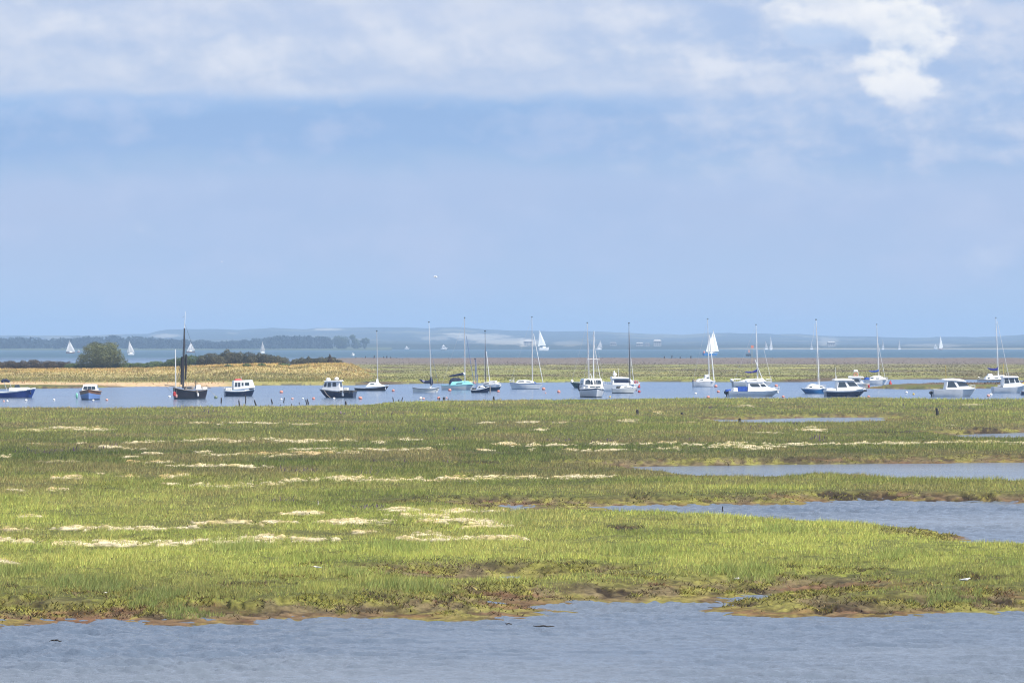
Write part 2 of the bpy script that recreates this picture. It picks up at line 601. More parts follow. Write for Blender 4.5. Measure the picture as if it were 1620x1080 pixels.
WRACK = [(107, 677, 32, 2.6), (133, 680.5, 26, 2.4), (60, 680, 30, 2, .6), (245, 698, 22, 1.8), (215, 700, 18, 1.6), (307, 698, 14, 1.6), (335, 696, 16, 2),
         (362, 698, 14, 1.7), (397, 697, 14, 2), (172, 707, 18, 2), (212, 710, 20, 1.8), (245, 717, 16, 2), (207, 723, 14, 1.8), (320, 715, 16, 2),
         (350, 720, 20, 2.2), (378, 719, 20, 2.2), (75, 730, 34, 2.4, .7), (240, 731, 24, 1.4), (270, 737, 20, 2.2), (307, 737, 22, 2.6), (350, 737, 22, 2),
         (385, 738, 22, 2), (125, 701, 16, 1.6), (57, 702, 20, 1.6), (4, 720, 14, 3), (162, 751, 12, 1.4), (110, 758, 20, 1.8), (195, 755, 30, 1.6), (280, 755, 22, 1.8),
         (25, 775, 26, 2.2), (97, 774, 20, 2), (325, 767, 30, 2, .7), (350, 770, 50, 2, .7), (320, 669, 14, 1.4), (347, 670, 8, 1.4), (380, 669, 16, 1.4),
         (420, 696, 22, 2), (487, 699, 48, 2.2), (540, 697, 18, 2.6), (600, 700, 12, 2.4), (645, 695, 16, 2.4), (705, 703, 26, 1.8), (800, 702, 26, 2.2),
         (420, 719, 30, 3), (497, 717, 24, 2.4), (550, 716, 40, 2.2), (600, 713, 28, 3), (630, 712, 16, 2), (675, 711, 18, 1.4), (775, 711, 18, 1.4),
         (427, 739, 14, 1.6), (425, 766, 36, 3), (490, 711, 26, 1.6), (460, 760, 36, 1.8), (555, 758, 26, 2.4), (595, 761, 40, 2.8), (650, 759, 36, 2.8),
         (717, 757, 26, 3.4), (790, 755, 24, 2.8), (420, 669, 18, 1.4), (480, 671, 24, 1.6, .8), (770, 667, 16, 1.2), (845, 704, 16, 2), (875, 704, 26, 1.6),
         (840, 711, 20, 1.6), (910, 711, 26, 1.8), (962, 711, 26, 1.8), (965, 701, 18, 2.2), (1025, 701, 18, 2), (1055, 700, 14, 1.8), (1060, 709, 26, 2),
         (1100, 703, 18, 2), (1135, 705, 20, 3), (1160, 702, 20, 2.4), (1185, 706, 26, 3), (1040, 652, 7, 1.6), (832, 667, 14, 1.2), (885, 667, 12, 1.2),
         (997, 665, 14, 2, .7), (825, 755, 22, 2.2), (905, 754, 18, 3), (950, 754, 18, 2.4), (855, 680, 12, 1), (1175, 641, 16, 1.6, .7), (1222, 704, 20, 3),
         (1255, 703, 24, 2.2), (1290, 702, 24, 2), (1327, 702, 22, 2), (1360, 701, 20, 2), (1395, 701, 26, 2.4), (1430, 701, 22, 2.6), (1475, 700, 18, 2.6),
         (1520, 701, 18, 3), (1552, 699, 24, 3), (1612, 701, 18, 2), (1285, 679, 16, 2), (1305, 681, 14, 1.6), (1502, 672, 10, 2, .6), (1537, 640, 18, 1.2, .7),
         (50, 819, 26, 2.6), (17, 836, 26, 3.2), (125, 834, 38, 3), (180, 834, 42, 3), (233, 834, 30, 2.6), (288, 832, 32, 3), (25, 856, 34, 4),
         (108, 857, 22, 4), (183, 857, 36, 4), (250, 857, 34, 3), (292, 856, 34, 3), (342, 854, 34, 4), (400, 851, 26, 3), (450, 851, 38, 5), (500, 851, 34, 4),
         (6, 890, 16, 3.4), (346, 825, 45, 2), (442, 826, 35, 3), (517, 826, 32, 3), (475, 813, 24, 2), (275, 767, 26, 2.2), (417, 767, 34, 2.4),
         (636, 808, 26, 4), (552, 824, 26, 3), (602, 824, 32, 3), (669, 817, 34, 5), (723, 809, 44, 3), (686, 825, 44, 4), (765, 827, 30, 7), (740, 823, 26, 4),
         (707, 851, 54, 4), (677, 843, 20, 2.4), (773, 849, 30, 3), (815, 852, 18, 2.4), (590, 838, 18, 2, .7), (495, 900, 10, 2), (1090, 668, 12, 1, .7), (1215, 684, 20, 1.4, .6)]
WRACK = [(p[0], p[1], p[2] * 1.12, p[3] * .86) + p[4:] for p in WRACK]
MUD_DARK = [(145, 936, 26, 7), (390, 923, 44, 5), (460, 925, 24, 4), (880, 906, 24, 5), (955, 921, 24, 7), (590, 938, 28, 6), (715, 933, 8, 4), (1185, 916, 28, 6), (1390, 897, 26, 6),
            (1540, 911, 44, 7), (1150, 934, 50, 6), (990, 833, 20, 5), (1055, 823, 16, 4), (1385, 776, 70, 2.6), (1500, 779, 80, 2.6), (1530, 783, 20, 4),
            (1130, 842, 60, 3, .5), (765, 731, 30, 5, .8), (60, 684, 50, 2), (105, 684, 24, 2), (1450, 682, 60, 2.6), (1575, 678, 60, 3), (370, 926, 40, 4), (1330, 946, 60, 3),
            (1420, 938, 50, 3), (1560, 935, 50, 3), (950, 730, 90, 3, .5), (1150, 729, 60, 2), (1300, 724, 80, 2, .6), (20, 926, 20, 5), (430, 868, 40, 3, .5), (70, 873, 50, 7, .6), (370, 868, 24, 8, .6),
            (60, 945, 30, 6, .5), (520, 876, 30, 4, .6), (330, 657, 20, 1.4, .7), (1115, 643, 14, 1.5), (1260, 642, 10, 1), (1220, 643, 14, 1), (330, 668, 10, 1), (165, 756, 8, 2),
            (395, 756, 10, 2.5), (250, 875, 18, 3, .5), (1295, 722, 60, 2, .6), (1165, 787, 60, 2, .5), (1000, 778, 160, 2.4, .5), (700, 783, 40, 2.4, .6), (645, 768, 30, 2, .5), (1250, 893, 40, 4, .6),
            (1590, 885, 40, 6, .5), (940, 893, 30, 5, .5), (1100, 960, 10, 2), (480, 966, 30, 5, .6), (350, 950, 60, 4, .5), (760, 965, 30, 3, .8)]
MUD_FLAT = [(980, 793, 210, 9), (820, 797, 70, 4), (1160, 795, 70, 4), (640, 790, 60, 3, .6), (1300, 654, 140, 3), (1000, 730, 220, 5, .8), (760, 733, 50, 4, .6), (1350, 727, 230, 5),
            (1400, 783, 220, 5, .7), (1560, 720, 90, 5, .8), (1320, 925, 190, 9), (1240, 948, 120, 9), (520, 945, 60, 8, .8), (300, 962, 240, 14, .9), (700, 955, 120, 12, .9), (60, 955, 120, 12, .8),
            (980, 942, 120, 9, .8), (1000, 910, 80, 4, .4), (1540, 954, 120, 8, .6), (1480, 838, 80, 6, .9), (560, 960, 60, 8, .7), (1150, 657, 80, 2, .6), (70, 871, 60, 4, .4), (1350, 685, 60, 1.5, .6), (1230, 620, 100, 3, .5)]
ALGAE = [(860, 893, 70, 7), (230, 940, 180, 12, .7), (1300, 900, 110, 8), (1400, 880, 60, 5, .7), (620, 900, 80, 8, .8), (1000, 935, 160, 8, .8), (800, 940, 140, 8, .8), (480, 905, 110, 8, .7),
         (60, 681, 60, 3), (520, 757, 50, 3), (760, 755, 60, 3), (300, 768, 120, 4, .8), (700, 830, 120, 6, .5), (230, 852, 230, 6, .5), (1200, 950, 90, 8, .8), (1450, 935, 150, 9, .7), (1200, 705, 80, 4, .6),
         (310, 756, 40, 2, .9), (450, 820, 120, 9, .35), (1500, 720, 120, 3, .5), (900, 730, 120, 5, .5), (1050, 798, 120, 3, .6), (1480, 836, 60, 4, .8), (740, 970, 90, 5, .6), (1250, 655, 160, 3, .5)]
PURPLE = [(583, 749, 17, 3.4), (538, 655, 16, 1.6), (600, 655, 60, 3, .45), (672, 682, 22, 1.8, .8), (716, 680, 26, 2, .6), (1300, 695, 16, 3), (575, 803, 22, 2.6, .8), (702, 712, 16, 2, .7),
          (60, 713, 40, 3, .35), (150, 710, 50, 3, .35), (320, 652, 50, 2.4, .4), (878, 696, 30, 2, .5), (960, 697, 22, 2, .6), (1092, 695, 14, 2, .7), (1190, 676, 16, 1.8, .6), (1252, 670, 20, 2, .6), (470, 746, 40, 3, .35),
          (680, 790, 20, 3, .4), (450, 790, 30, 3, .25), (1500, 645, 60, 3, .4), (1400, 640, 50, 2, .3), (120, 824, 20, 3, .3), (1140, 644, 30, 1.5, .5), (640, 730, 90, 2, .15)]
m_wrack = patches(WRACK, 1.25) * (0.15 + 0.85 * sst(fbm(GX / 0.55, GY / 1.0, 3, 41), -0.42, -0.02))
MUD_DARK = [(p[0], p[1], p[2] * 1.3, p[3] * .62) + tuple(p[4:]) for p in MUD_DARK]
m_dark = patches(MUD_DARK, 1.3)
MUD_FLAT = [p if p[1] < 890 else p[:4] + ((p[4] if len(p) > 4 else 1.0) * .85,) for p in MUD_FLAT]
m_mud = patches(MUD_FLAT, 1.3)
m_alg = patches(ALGAE, 1.5)
m_pur = patches(PURPLE, 1.0)

# heights -------------------------------------------------------
n_big = fbm(GX / 9.0, GY / 14.0, 4, 101)
n_med = fbm(GX / 2.2, GY / 3.2, 4, 211)
n_fin = fbm(GX / 0.45, GY / 0.6, 3, 307)
bank_w = np.clip(2.6 + 1.6 * fbm(GX / 6, GY / 6, 2, 55), 0.8, 6) + np.where((GD < 110), 1.3, 0)
prof = sst(SDW, 0.0, bank_w)
HZ = -0.55 + 0.56 * sst(SDW, -2.5, 0.05) + 0.05 * sst(SDW, 0.0, 0.6) + prof * (0.27 + 0.09 * n_big + 0.05 * n_med)
dune_zone = (GYV < 615) & (GXV < 600)
on_land = SDW > 0.0
HZ += np.where(on_land, n_fin * 0.035 * sst(SDW, 0, 1.0), 0)
HZ += m_wrack * (0.05 + 0.10 * np.abs(n_fin)) * on_land
HZ -= (m_mud * 0.16 * prof) * on_land
HZ -= m_dark * 0.05 * on_land
hum = fbm(GX / 0.32, GY / 0.5, 3, 351)
hum2 = fbm(GX / 1.0, GY / 1.3, 3, 361)
near_edge = 1 - sst(SDW, bank_w * 0.35, bank_w * 1.0)
m_mudall = np.clip(np.maximum(near_edge, m_mud), 0, 1)
HZ += np.where(on_land, np.maximum(m_mudall, m_alg * .6) * (0.11 * np.maximum(hum, -.25) + 0.11 * np.maximum(hum2, -.2)) * sst(SDW, 0, 1.2), 0)
HZ = np.where(on_land, np.maximum(HZ, 0.015 + 0.02 * n_fin), HZ)

# the dune on the left, its crest as seen against bushes and sea
dx_ = np.array([-900, -300, 0, 150, 270, 300, 350, 400, 440, 460, 490, 530, 555, 572, 585, 600, 2600])
dc_ = np.array([583, 583, 583.5, 582.5, 580.5, 578, 576, 574.5, 575, 577, 574.5, 572.5, 574.5, 579, 583, 590, 590])
crest_y = np.interp(GXV, dx_, dc_)
crest_D = 770.0
crest_z = np.clip(CAM_H - (crest_y - HY) / FP * crest_D - 0.35, 0.3, 4.0)
crest_z = crest_z + 0.15 * fbm(GX / 5.0, GY / 5.0, 3, 400)
rise = sst(GD, 672, 758) * (1 - sst(GD, 800, 930))
edge = 1 - sst(GXV, 560, 592)
dune = np.clip(crest_z - 0.35, 0, 9) * rise * edge
dune = np.where(GD < 640, 0, dune)
HZ = HZ + np.where(on_land, dune, 0)
# far shingle bank along the sea, from the middle to the right
bank_f = np.exp(-((GD - 1395) / 26.0) ** 2) * (1.15 + 0.12 * fbm(GX / 8, GY / 20, 3, 500)) * sst(GXV, 430, 560)
HZ = HZ + np.where(on_land & (GD > 1200), bank_f, 0)

# colours -------------------------------------------------------
def mixc(a, b, m):
    return a + (b - a) * m[..., None]


def C(*rgb, k=0.62):
    return np.array(lin(*rgb, k), dtype=np.float32)


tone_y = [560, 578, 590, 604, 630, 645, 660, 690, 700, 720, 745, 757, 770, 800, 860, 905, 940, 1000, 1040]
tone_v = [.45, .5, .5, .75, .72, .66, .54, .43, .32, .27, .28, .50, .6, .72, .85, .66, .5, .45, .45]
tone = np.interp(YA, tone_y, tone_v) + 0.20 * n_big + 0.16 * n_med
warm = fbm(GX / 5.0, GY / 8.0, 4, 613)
g_dark, g_mid, g_bright = C(80, 100, 42), C(130, 140, 66), C(176, 190, 84)  # dark, middle and bright tones of the grass itself
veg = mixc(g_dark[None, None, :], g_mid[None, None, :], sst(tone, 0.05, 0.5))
veg = mixc(veg, g_bright[None, None, :], sst(tone, 0.45, 0.95))
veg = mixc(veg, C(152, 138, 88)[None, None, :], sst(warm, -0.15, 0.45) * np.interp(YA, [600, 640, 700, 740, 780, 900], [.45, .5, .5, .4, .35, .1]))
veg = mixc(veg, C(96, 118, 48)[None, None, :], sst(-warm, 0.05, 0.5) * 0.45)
shaded_soil = C(74, 68, 44)[None, None, :] * np.ones_like(veg)  # darkened to stand in for shade missing between the blades
shaded_soil = mixc(shaded_soil, veg, np.full_like(tone, 0.3))
ground = shaded_soil
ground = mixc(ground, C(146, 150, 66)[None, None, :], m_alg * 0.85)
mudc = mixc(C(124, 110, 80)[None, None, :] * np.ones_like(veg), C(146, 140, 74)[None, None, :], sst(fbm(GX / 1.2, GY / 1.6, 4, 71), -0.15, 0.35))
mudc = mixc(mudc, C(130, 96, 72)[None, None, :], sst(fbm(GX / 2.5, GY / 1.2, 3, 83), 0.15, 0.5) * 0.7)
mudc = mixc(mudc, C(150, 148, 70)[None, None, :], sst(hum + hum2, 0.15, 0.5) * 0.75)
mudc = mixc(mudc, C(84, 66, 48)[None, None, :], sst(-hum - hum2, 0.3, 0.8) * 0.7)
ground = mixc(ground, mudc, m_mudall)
redline = (1 - sst(SDW, 0.2, 0.9)) * sst(fbm(GX / 7, GY / 7, 3, 91), -0.1, 0.3) * (GD < 700)
ground = mixc(ground, C(120, 76, 56)[None, None, :], redline * 0.4)
scatter_dark = sst(fbm(GX / 0.8, GY / 1.1, 4, 131), 0.22, 0.5) * m_mudall * (SDW > 0.5)
dk = np.clip(np.maximum(m_dark, scatter_dark * 0.7), 0, 1)
ground = mixc(ground, C(58, 46, 34)[None, None, :], dk * 0.92)
wr = mixc(C(226, 212, 176, k=.74)[None, None, :] * np.ones_like(veg), C(196, 176, 118, k=.66)[None, None, :], sst(n_fin + 0.5 * n_med, -0.1, 0.5) * 0.75)
wr = mixc(wr, C(196, 160, 96, k=.75)[None, None, :], sst(fbm(GX / 3, GY / 5, 3, 141), 0.2, 0.5) * 0.6)
ground = mixc(ground, wr, m_wrack)
# far land beyond the channel
far = GYV < 612
zone = np.where(far, 1.0, 0.0)
fm = fbm(GX / 14.0, GY / 40.0, 4, 150)
fg = mixc(C(146, 142, 88)[None, None, :] * np.ones_like(veg), C(132, 122, 84)[None, None, :], sst(fm, -0.1, 0.3))
fg = mixc(fg, C(168, 172, 92)[None, None, :], sst(-fm, 0.05, 0.4) * 0.45)
fg = mixc(fg, C(166, 174, 78)[None, None, :], sst(YA, 594, 600) * 0.45)
fg = mixc(fg, C(128, 112, 108)[None, None, :], (1 - sst(YA, 574.5, 577.5)) * 0.85)
fg = mixc(fg, C(132, 92, 72)[None, None, :], (1 - sst(YA, 569.5, 571)) * sst(-GXV, -1160, -1040) * 0.9)
fg = mixc(fg, C(104, 96, 66)[None, None, :], (1 - sst(YA, 569.5, 571)) * sst(GXV, 1080, 1200) * 0.8)
fg = mixc(fg, C(214, 204, 120, k=.7)[None, None, :], sst(fbm(GX / 6, GY / 60, 3, 160), 0.33, 0.5) * (YA > 577) * 0.35)
fg = mixc(fg, C(112, 110, 74)[None, None, :], sst(fbm(GX / 9, GY / 50, 3, 170), 0.2, 0.5) * (YA > 577) * 0.25)
fg = mixc(fg, C(108, 92, 68)[None, None, :], (1 - sst(SDW, 3, 7)) * (SD > -3) * (YA > 595) * sst(fbm(GX / 14, GY / 30, 3, 171), -0.25, 0.15))
# dune grass and the shingle below it on the left
lft = 1 - sst(GXV + 30 * fbm(GX / 10, GY / 10, 3, 180), 540, 600)
dn = mixc(C(222, 194, 128, k=.72)[None, None, :] * np.ones_like(veg), C(186, 156, 100)[None, None, :], sst(fbm(GX / 4, GY / 9, 4, 190), 0.0, 0.4))
dn = mixc(dn, C(150, 138, 84)[None, None, :], sst(fbm(GX / 6, GY / 12, 4, 195), 0.15, 0.45) * 0.8)
dn = mixc(dn, C(136, 138, 84)[None, None, :], sst(YA, 592, 600) * (1 - sst(GXV, 470, 560) * .4) * 0.7)
shing = C(206, 176, 138, k=.75)[None, None, :] * np.ones_like(veg)
shing = mixc(shing, C(184, 172, 100)[None, None, :], sst(fbm(GX / 8, GY / 6, 3, 198), 0.1, 0.4) * 0.6)
dn = mixc(dn, shing, sst(YA + 2.0 * fbm(GX / 12, GY / 20, 3, 199), 603.5, 605.5) * (1 - sst(GXV, 330, 420)))
dn = mixc(dn, C(168, 160, 92)[None, None, :], sst(YA, 599, 602) * sst(GXV, 330, 400) * .8)
fg = mixc(fg, dn, lft * (GD < 1000))
fg = mixc(fg, C(120, 100, 76)[None, None, :], inside(GX, GY, BAR).astype(np.float32))
ground = mixc(ground, fg, zone)
ground = np.where((SDW < -0.5)[..., None], C(70, 62, 48)[None, None, :], ground)
ground = ground * (1 + 0.16 * n_fin[..., None])
ground = np.clip(ground, 0.01, 0.9)

idx = np.arange(NR * NC).reshape(NR, NC)
quads = np.stack([idx[:-1, :-1], idx[:-1, 1:], idx[1:, 1:], idx[1:, :-1]], -1).reshape(-1, 4)
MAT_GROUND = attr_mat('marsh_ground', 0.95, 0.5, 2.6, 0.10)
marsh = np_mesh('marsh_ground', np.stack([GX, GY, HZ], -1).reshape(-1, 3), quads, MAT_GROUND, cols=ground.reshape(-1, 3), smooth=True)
tag(marsh, kind='structure')

# water: one sheet; close to the eye its wavelets are real relief, farther out the material carries them
def make_water():
    ry = np.concatenate([np.linspace(1260, 1090, 30), np.linspace(1089.5, 775, 640)])
    cx = np.linspace(-420, 2040, 980)
    A, B = np.meshgrid(cx, ry)
    D = CAM_H * FP / (B - HY)
    X = (A - 810) / FP * D
    gust = np.clip(1.0 + 0.9 * fbm(X / 7, D / 4, 3, 905), .35, 1.7)
    H = (0.070 * fbm(X * 0.7, D * 1.7, 2, 900) + 0.055 * fbm(X * 2.4, D * 3.4, 2, 901) + 0.03 * fbm(X * 6, D * 7, 2, 902)) * gust
    fade = sst(B, 775, 790) * sst(A, -420, -380) * sst(-A, -2040, -2000) * (1 - sst(B, 1200, 1260))
    H = H * fade
    n1, n2 = A.shape
    idx = np.arange(n1 * n2).reshape(n1, n2)
    q = np.stack([idx[:-1, :-1], idx[:-1, 1:], idx[1:, 1:], idx[1:, :-1]], -1).reshape(-1, 4)
    V = np.stack([X, D, H], -1).reshape(-1, 3)
    b = n1 * n2
    Dn, Df = D[0, 0], D[-1, 0]
    l0, r0, l1, r1 = X[0, 0], X[0, -1], X[-1, 0], X[-1, -1]
    ex = [(-5500, -300), (l0, -300), (r0, -300), (5500, -300),
          (-5500, Dn), (l0, Dn), (r0, Dn), (5500, Dn),
          (-5500, Df), (l1, Df), (r1, Df), (5500, Df),
          (-5500, 14500), (l1, 14500), (r1, 14500), (5500, 14500)]
    EV = np.array([(x, y, 0.0) for x, y in ex])
    eq = []
    for r in range(3):
        for c in range(3):
            if r == 1 and c == 1:
                continue
            eq.append([b + r * 4 + c, b + r * 4 + c + 1, b + r * 4 + 5 + c, b + r * 4 + 4 + c])
    return np_mesh('water', np.concatenate([V, EV]), np.concatenate([q, np.array(eq)]), water_mat(), smooth=True)


tag(make_water(), kind='structure')


# ------------------------------------------------------------------ grass: real blades rooted in the land
def bil(A, u, v):
    i, j = np.clip(v.astype(int), 0, NR - 2), np.clip(u.astype(int), 0, NC - 2)
    fu, fv = u - j, v - i
    if A.ndim == 3:
        fu, fv = fu[:, None], fv[:, None]
    return (A[i, j] * (1 - fu) + A[i, j + 1] * fu) * (1 - fv) + (A[i + 1, j] * (1 - fu) + A[i + 1, j + 1] * fu) * fv


def blades(name, n, y0, y1, dens, vegc, height, width, seed, x0=-300, x1=1920, label=None, cat='grass', lean=0.35, jitter=0.24, tip=None):
    rng = np.random.default_rng(seed)
    x = rng.uniform(x0, x1, n)
    y = rng.uniform(min(y0, y1), max(y0, y1), n)
    u = (x - XV0) / (XV1 - XV0) * (NC - 1)
    v = np.interp(-y, -yv, np.arange(NR))
    keep = rng.uniform(0, 1, n) < bil(dens, u, v)
    u, v = u[keep], v[keep]
    n = len(u)
    px, py, pz = bil(GX, u, v), bil(GY, u, v), bil(HZ, u, v)
    c = bil(vegc, u, v)
    D = py
    h = bil(height, u, v) * rng.uniform(0.55, 1.35, n)
    w = width(D) * rng.uniform(0.6, 1.4, n)
    a = rng.uniform(-0.9, 0.9, n)
    wx, wy = np.cos(a) * w * 0.5, np.sin(a) * w * 0.5
    lx = (rng.normal(0.12, lean, n)) * h
    ly = rng.normal(0, lean, n) * h
    z0 = pz - 0.03
    v0 = np.stack([px - wx, py - wy, z0], -1)
    v1 = np.stack([px + wx, py + wy, z0], -1)
    v2 = np.stack([px + lx, py + ly, z0 + h], -1)
    V = np.stack([v0, v1, v2], 1).reshape(-1, 3)
    F = np.arange(n * 3).reshape(-1, 3)
    j = (1 + rng.normal(0, jitter, n))[:, None]
    hue = rng.normal(0, 0.07, (n, 3)) + 1
    cc = np.clip(c * j * hue, 0.012, 0.85)
    if tip is not None:
        cc = np.where((rng.uniform(0, 1, n) < tip[1])[:, None], cc * 0.4 + tip[0] * 0.6, cc)
    CC = np.repeat(cc, 3, axis=0)
    o = np_mesh(name, V, F, MAT_GRASS, cols=CC)
    tag(o, label, cat, kind='stuff')
    return o


MAT_GRASS = attr_mat('grass_blades', 0.75, 0.0, translucent=0.35, spec=0.15)
TUSSOCK = [(70, 872, 50, 7), (375, 866, 34, 8), (800, 822, 70, 7), (430, 966, 70, 9), (300, 958, 40, 6), (660, 927, 70, 9), (140, 925, 60, 7), (1060, 936, 80, 9), (1180, 905, 60, 6), (1500, 935, 70, 6),
           (1290, 960, 60, 6), (560, 905, 50, 6), (910, 905, 40, 5), (250, 941, 50, 7), (1240, 840, 40, 5), (640, 870, 60, 6), (1400, 880, 50, 6), (990, 870, 50, 5), (30, 905, 50, 6), (1600, 890, 50, 6)]
m_tus = patches(TUSSOCK, 1.2)
veg = mixc(veg, C(106, 132, 66)[None, None, :], m_tus * 0.45)
tuft = sst(fbm(GX / 0.9, GY / 1.3, 3, 701), -0.35, 0.35)
dens = sst(SDW, bank_w * 0.55, bank_w * 1.15) * (1 - m_wrack * 0.88) * (1 - m_dark * 0.85) * (1 - m_mud * 0.93) * (1 - m_alg * 0.2)
dens = dens * (0.45 + 0.55 * tuft)
dens = np.maximum(dens, m_tus * .95 * sst(SDW, .4, 1.0))
dens[GYV < 612] = 0
# ragged tufts that creep out over the mud
dens = np.maximum(dens, (sst(SDW, 0.8, 1.6) * sst(fbm(GX / 1.1, GY / 1.6, 3, 711), 0.12, 0.3) * (1 - m_dark) * 0.6) * (GYV > 630))
tf2 = sst(fbm(GX / .4, GY / .7, 3, 705), -.4, .4)
hgt = (0.05 + 0.06 * tuft + 0.09 * tf2 + 0.05 * np.clip(n_big + 0.3, 0, 1)) * np.interp(YA, [600, 700, 800, 950], [1.4, 1.2, .85, .7])
hgt = hgt * (1 - 0.5 * m_mudall) + 0.10 * m_tus
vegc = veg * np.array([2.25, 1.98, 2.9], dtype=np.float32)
straw = C(206, 196, 116, k=.7)
blades('marsh_grass', 1350000, 1000, 628, dens, vegc, hgt, lambda D: 0.004 + D * 0.00011, 3,
       label='short green salt marsh grass covering the flats', tip=(straw, 0.10))
pur = C(140, 112, 150, k=.6)
blades('sea_lavender', 130000, 830, 632, m_pur * 0.9 * (SDW > 1), np.ones_like(veg) * pur, hgt * 1.15, lambda D: 0.02 + D * 0.00022, 5,
       label='purple sea lavender flowering in patches among the marsh grass', cat='flowers')
fd = (GYV < 612) * (SDW > 2.5) * (0.5 + 0.5 * sst(fm, -.3, .3)) * np.where(GD > 1450, 0, 1) * (1 - inside(GX, GY, BAR) * .3) * (1 - (1 - sst(YA, 574, 576)) * 0.5)
fd = fd * (1 - lft * sst(YA, 602.5, 604) * 0.95)
blades('far_marsh_grass', 90000, 611, 566, fd * (1 - lft), fg * 1.15, np.full_like(HZ, 0.17), lambda D: 0.10 + D * 0.00016, 7, jitter=.1,
       label='olive salt marsh grass on the flats beyond the mooring channel')
blades('dune_grass', 90000, 611, 578, (fd * lft) * (GD < 960), dn * (1.25 + .14 * fbm(GX / 3, GY / 7, 3, 193))[..., None], 0.30 + 0.16 * fbm(GX / 2.5, GY / 6, 3, 194), lambda D: 0.10 + D * 0.00012, 8, x1=640, jitter=.1,
       label='tall straw coloured dune grass on the low ridge left of the channel', lean=.25)

wd = np.clip(1.6 * np.maximum(m_mudall, np.maximum(m_alg * .8, m_dark)), 0, 1) * sst(SDW, 0.15, 0.6) * (GYV > 640) * (1 - m_wrack) * sst(hum2 + .6 * hum, -0.25, 0.35)
blades('seaweed', 750000, 1000, 640, wd * .9, mudc * 1.25, np.full_like(HZ, 0.085), lambda D: 0.03 + D * 0.00016, 21, lean=.9, jitter=.5, tip=(C(70, 60, 40), .12),
       label='low brown and yellow green weed matted over the muddy banks', cat='seaweed')
wk = m_wrack * sst(SDW, .5, 1)
blades('dried_weed', 200000, 1000, 640, wk, wr * .95, np.full_like(HZ, 0.08), lambda D: 0.012 + D * 0.00012, 22, lean=1.1, jitter=.18,
       label='bleached straw coloured tide wrack lying in lines across the marsh', cat='dried weed')

# ------------------------------------------------------------------ far coast: hills, woods, a few white buildings
COAST = 4765.0
MAT_HILL = attr_mat('far_hills', 0.95, 0.12, 0.02)


def far_hills():
    px = np.linspace(-1400, 3000, 760)
    dd = np.concatenate([[COAST], np.linspace(COAST + 15, 5400, 14), np.linspace(5500, 10600, 60)])
    A, D = np.meshgrid(px, dd)
    X = (A - 810) / FP * D
    tx = [-1400, -200, 0, 120, 235, 262, 300, 345, 380, 430, 480, 500, 540, 580, 640, 680, 720, 760, 800, 840, 900, 960, 1000, 1040, 1080, 1120, 1160, 1200, 1260, 1300, 1350, 1400, 1455, 1470, 1480, 1500, 1540, 1600, 1620, 1800, 3000]
    ty = [528, 530, 531, 531, 528, 521.5, 520, 519.5, 521, 518.5, 520, 518, 518.5, 516.5, 517, 518, 517, 520, 522, 523, 523.5, 525, 526, 528, 529.5, 526, 525.5, 527.5, 528.5, 531, 532, 533.5, 534.5, 534, 532.5, 532.5, 533.5, 531, 529, 530, 530]
    top = np.interp(A, tx, ty)
    top = top + 1.1 * fbm(A / 28.0, A * 0 + 3, 4, 801)
    ridge = CAM_H + (HY - top) / FP * 9600.0
    t = np.clip((D - COAST) / (9600.0 - COAST), 0, 1)
    prof = 0.10 * sst(D, COAST, COAST + 120) + 0.87 * t ** 2.2
    back = 1 - sst(D, 9700, 10600) * 0.6
    Z = ridge * prof * back + 2.2 * fbm(X / 90, D / 160, 4, 811) * sst(D, COAST + 60, 5300) + 0.6 * sst(D, COAST, COAST + 10)
    Z = np.where(D <= COAST, -1.2, Z)
    fields = sst(fbm(X / 130, D / 420, 3, 821), 0.18, 0.3)
    woods = sst(fbm(X / 110, D / 300, 4, 831), -0.05, 0.15)
    c = mixc(C(52, 66, 62)[None, None, :] * np.ones((*A.shape, 3), dtype=np.float32), C(130, 126, 92)[None, None, :], fields * 0.8)  # base colour darkened and blued to strengthen the look of haze
    c = mixc(c, C(48, 60, 44)[None, None, :], woods * 0.75)
    # pale cliffs and slopes on the middle reach, beach along the shore
    ya = HY - (Z - CAM_H) / D * FP
    def spot(cx, cy, rx, ry, k):
        return k * sst(1 - np.sqrt(((A - cx) / rx) ** 2 + ((ya - cy) / ry) ** 2) + 0.5 * fbm(A / 7, D / 90, 3, 841), 0.0, 0.35)
    pale = np.zeros_like(A)
    for a in [(760, 533, 60, 6, .7), (800, 540, 60, 6, .6), (835, 541, 18, 8, .9), (722, 528, 26, 2, .8), (900, 543, 30, 5, .3), (520, 521, 26, 1.8, .8),
              (262, 531, 26, 3.5, .6), (370, 527, 12, 1.2, .6), (1478, 546, 60, 3, .3), (1310, 540, 18, 9, .45), (690, 535, 30, 4, .4)]:
        pale = np.maximum(pale, spot(*a))
    c = mixc(c, C(226, 216, 196, k=.85)[None, None, :], pale * .62)
    c = mixc(c, C(206, 196, 170, k=.8)[None, None, :], (1 - sst(D, COAST + 25, COAST + 60)) * sst(A, 1050, 1250) * 0.45)
    idx = np.arange(A.size).reshape(A.shape)
    q = np.stack([idx[:-1, :-1], idx[:-1, 1:], idx[1:, 1:], idx[1:, :-1]], -1).reshape(-1, 4)
    o = np_mesh('hills', np.stack([X, D, Z], -1).reshape(-1, 3), q, MAT_HILL, cols=c.reshape(-1, 3), smooth=True)
    tag(o, kind='structure')


far_hills()


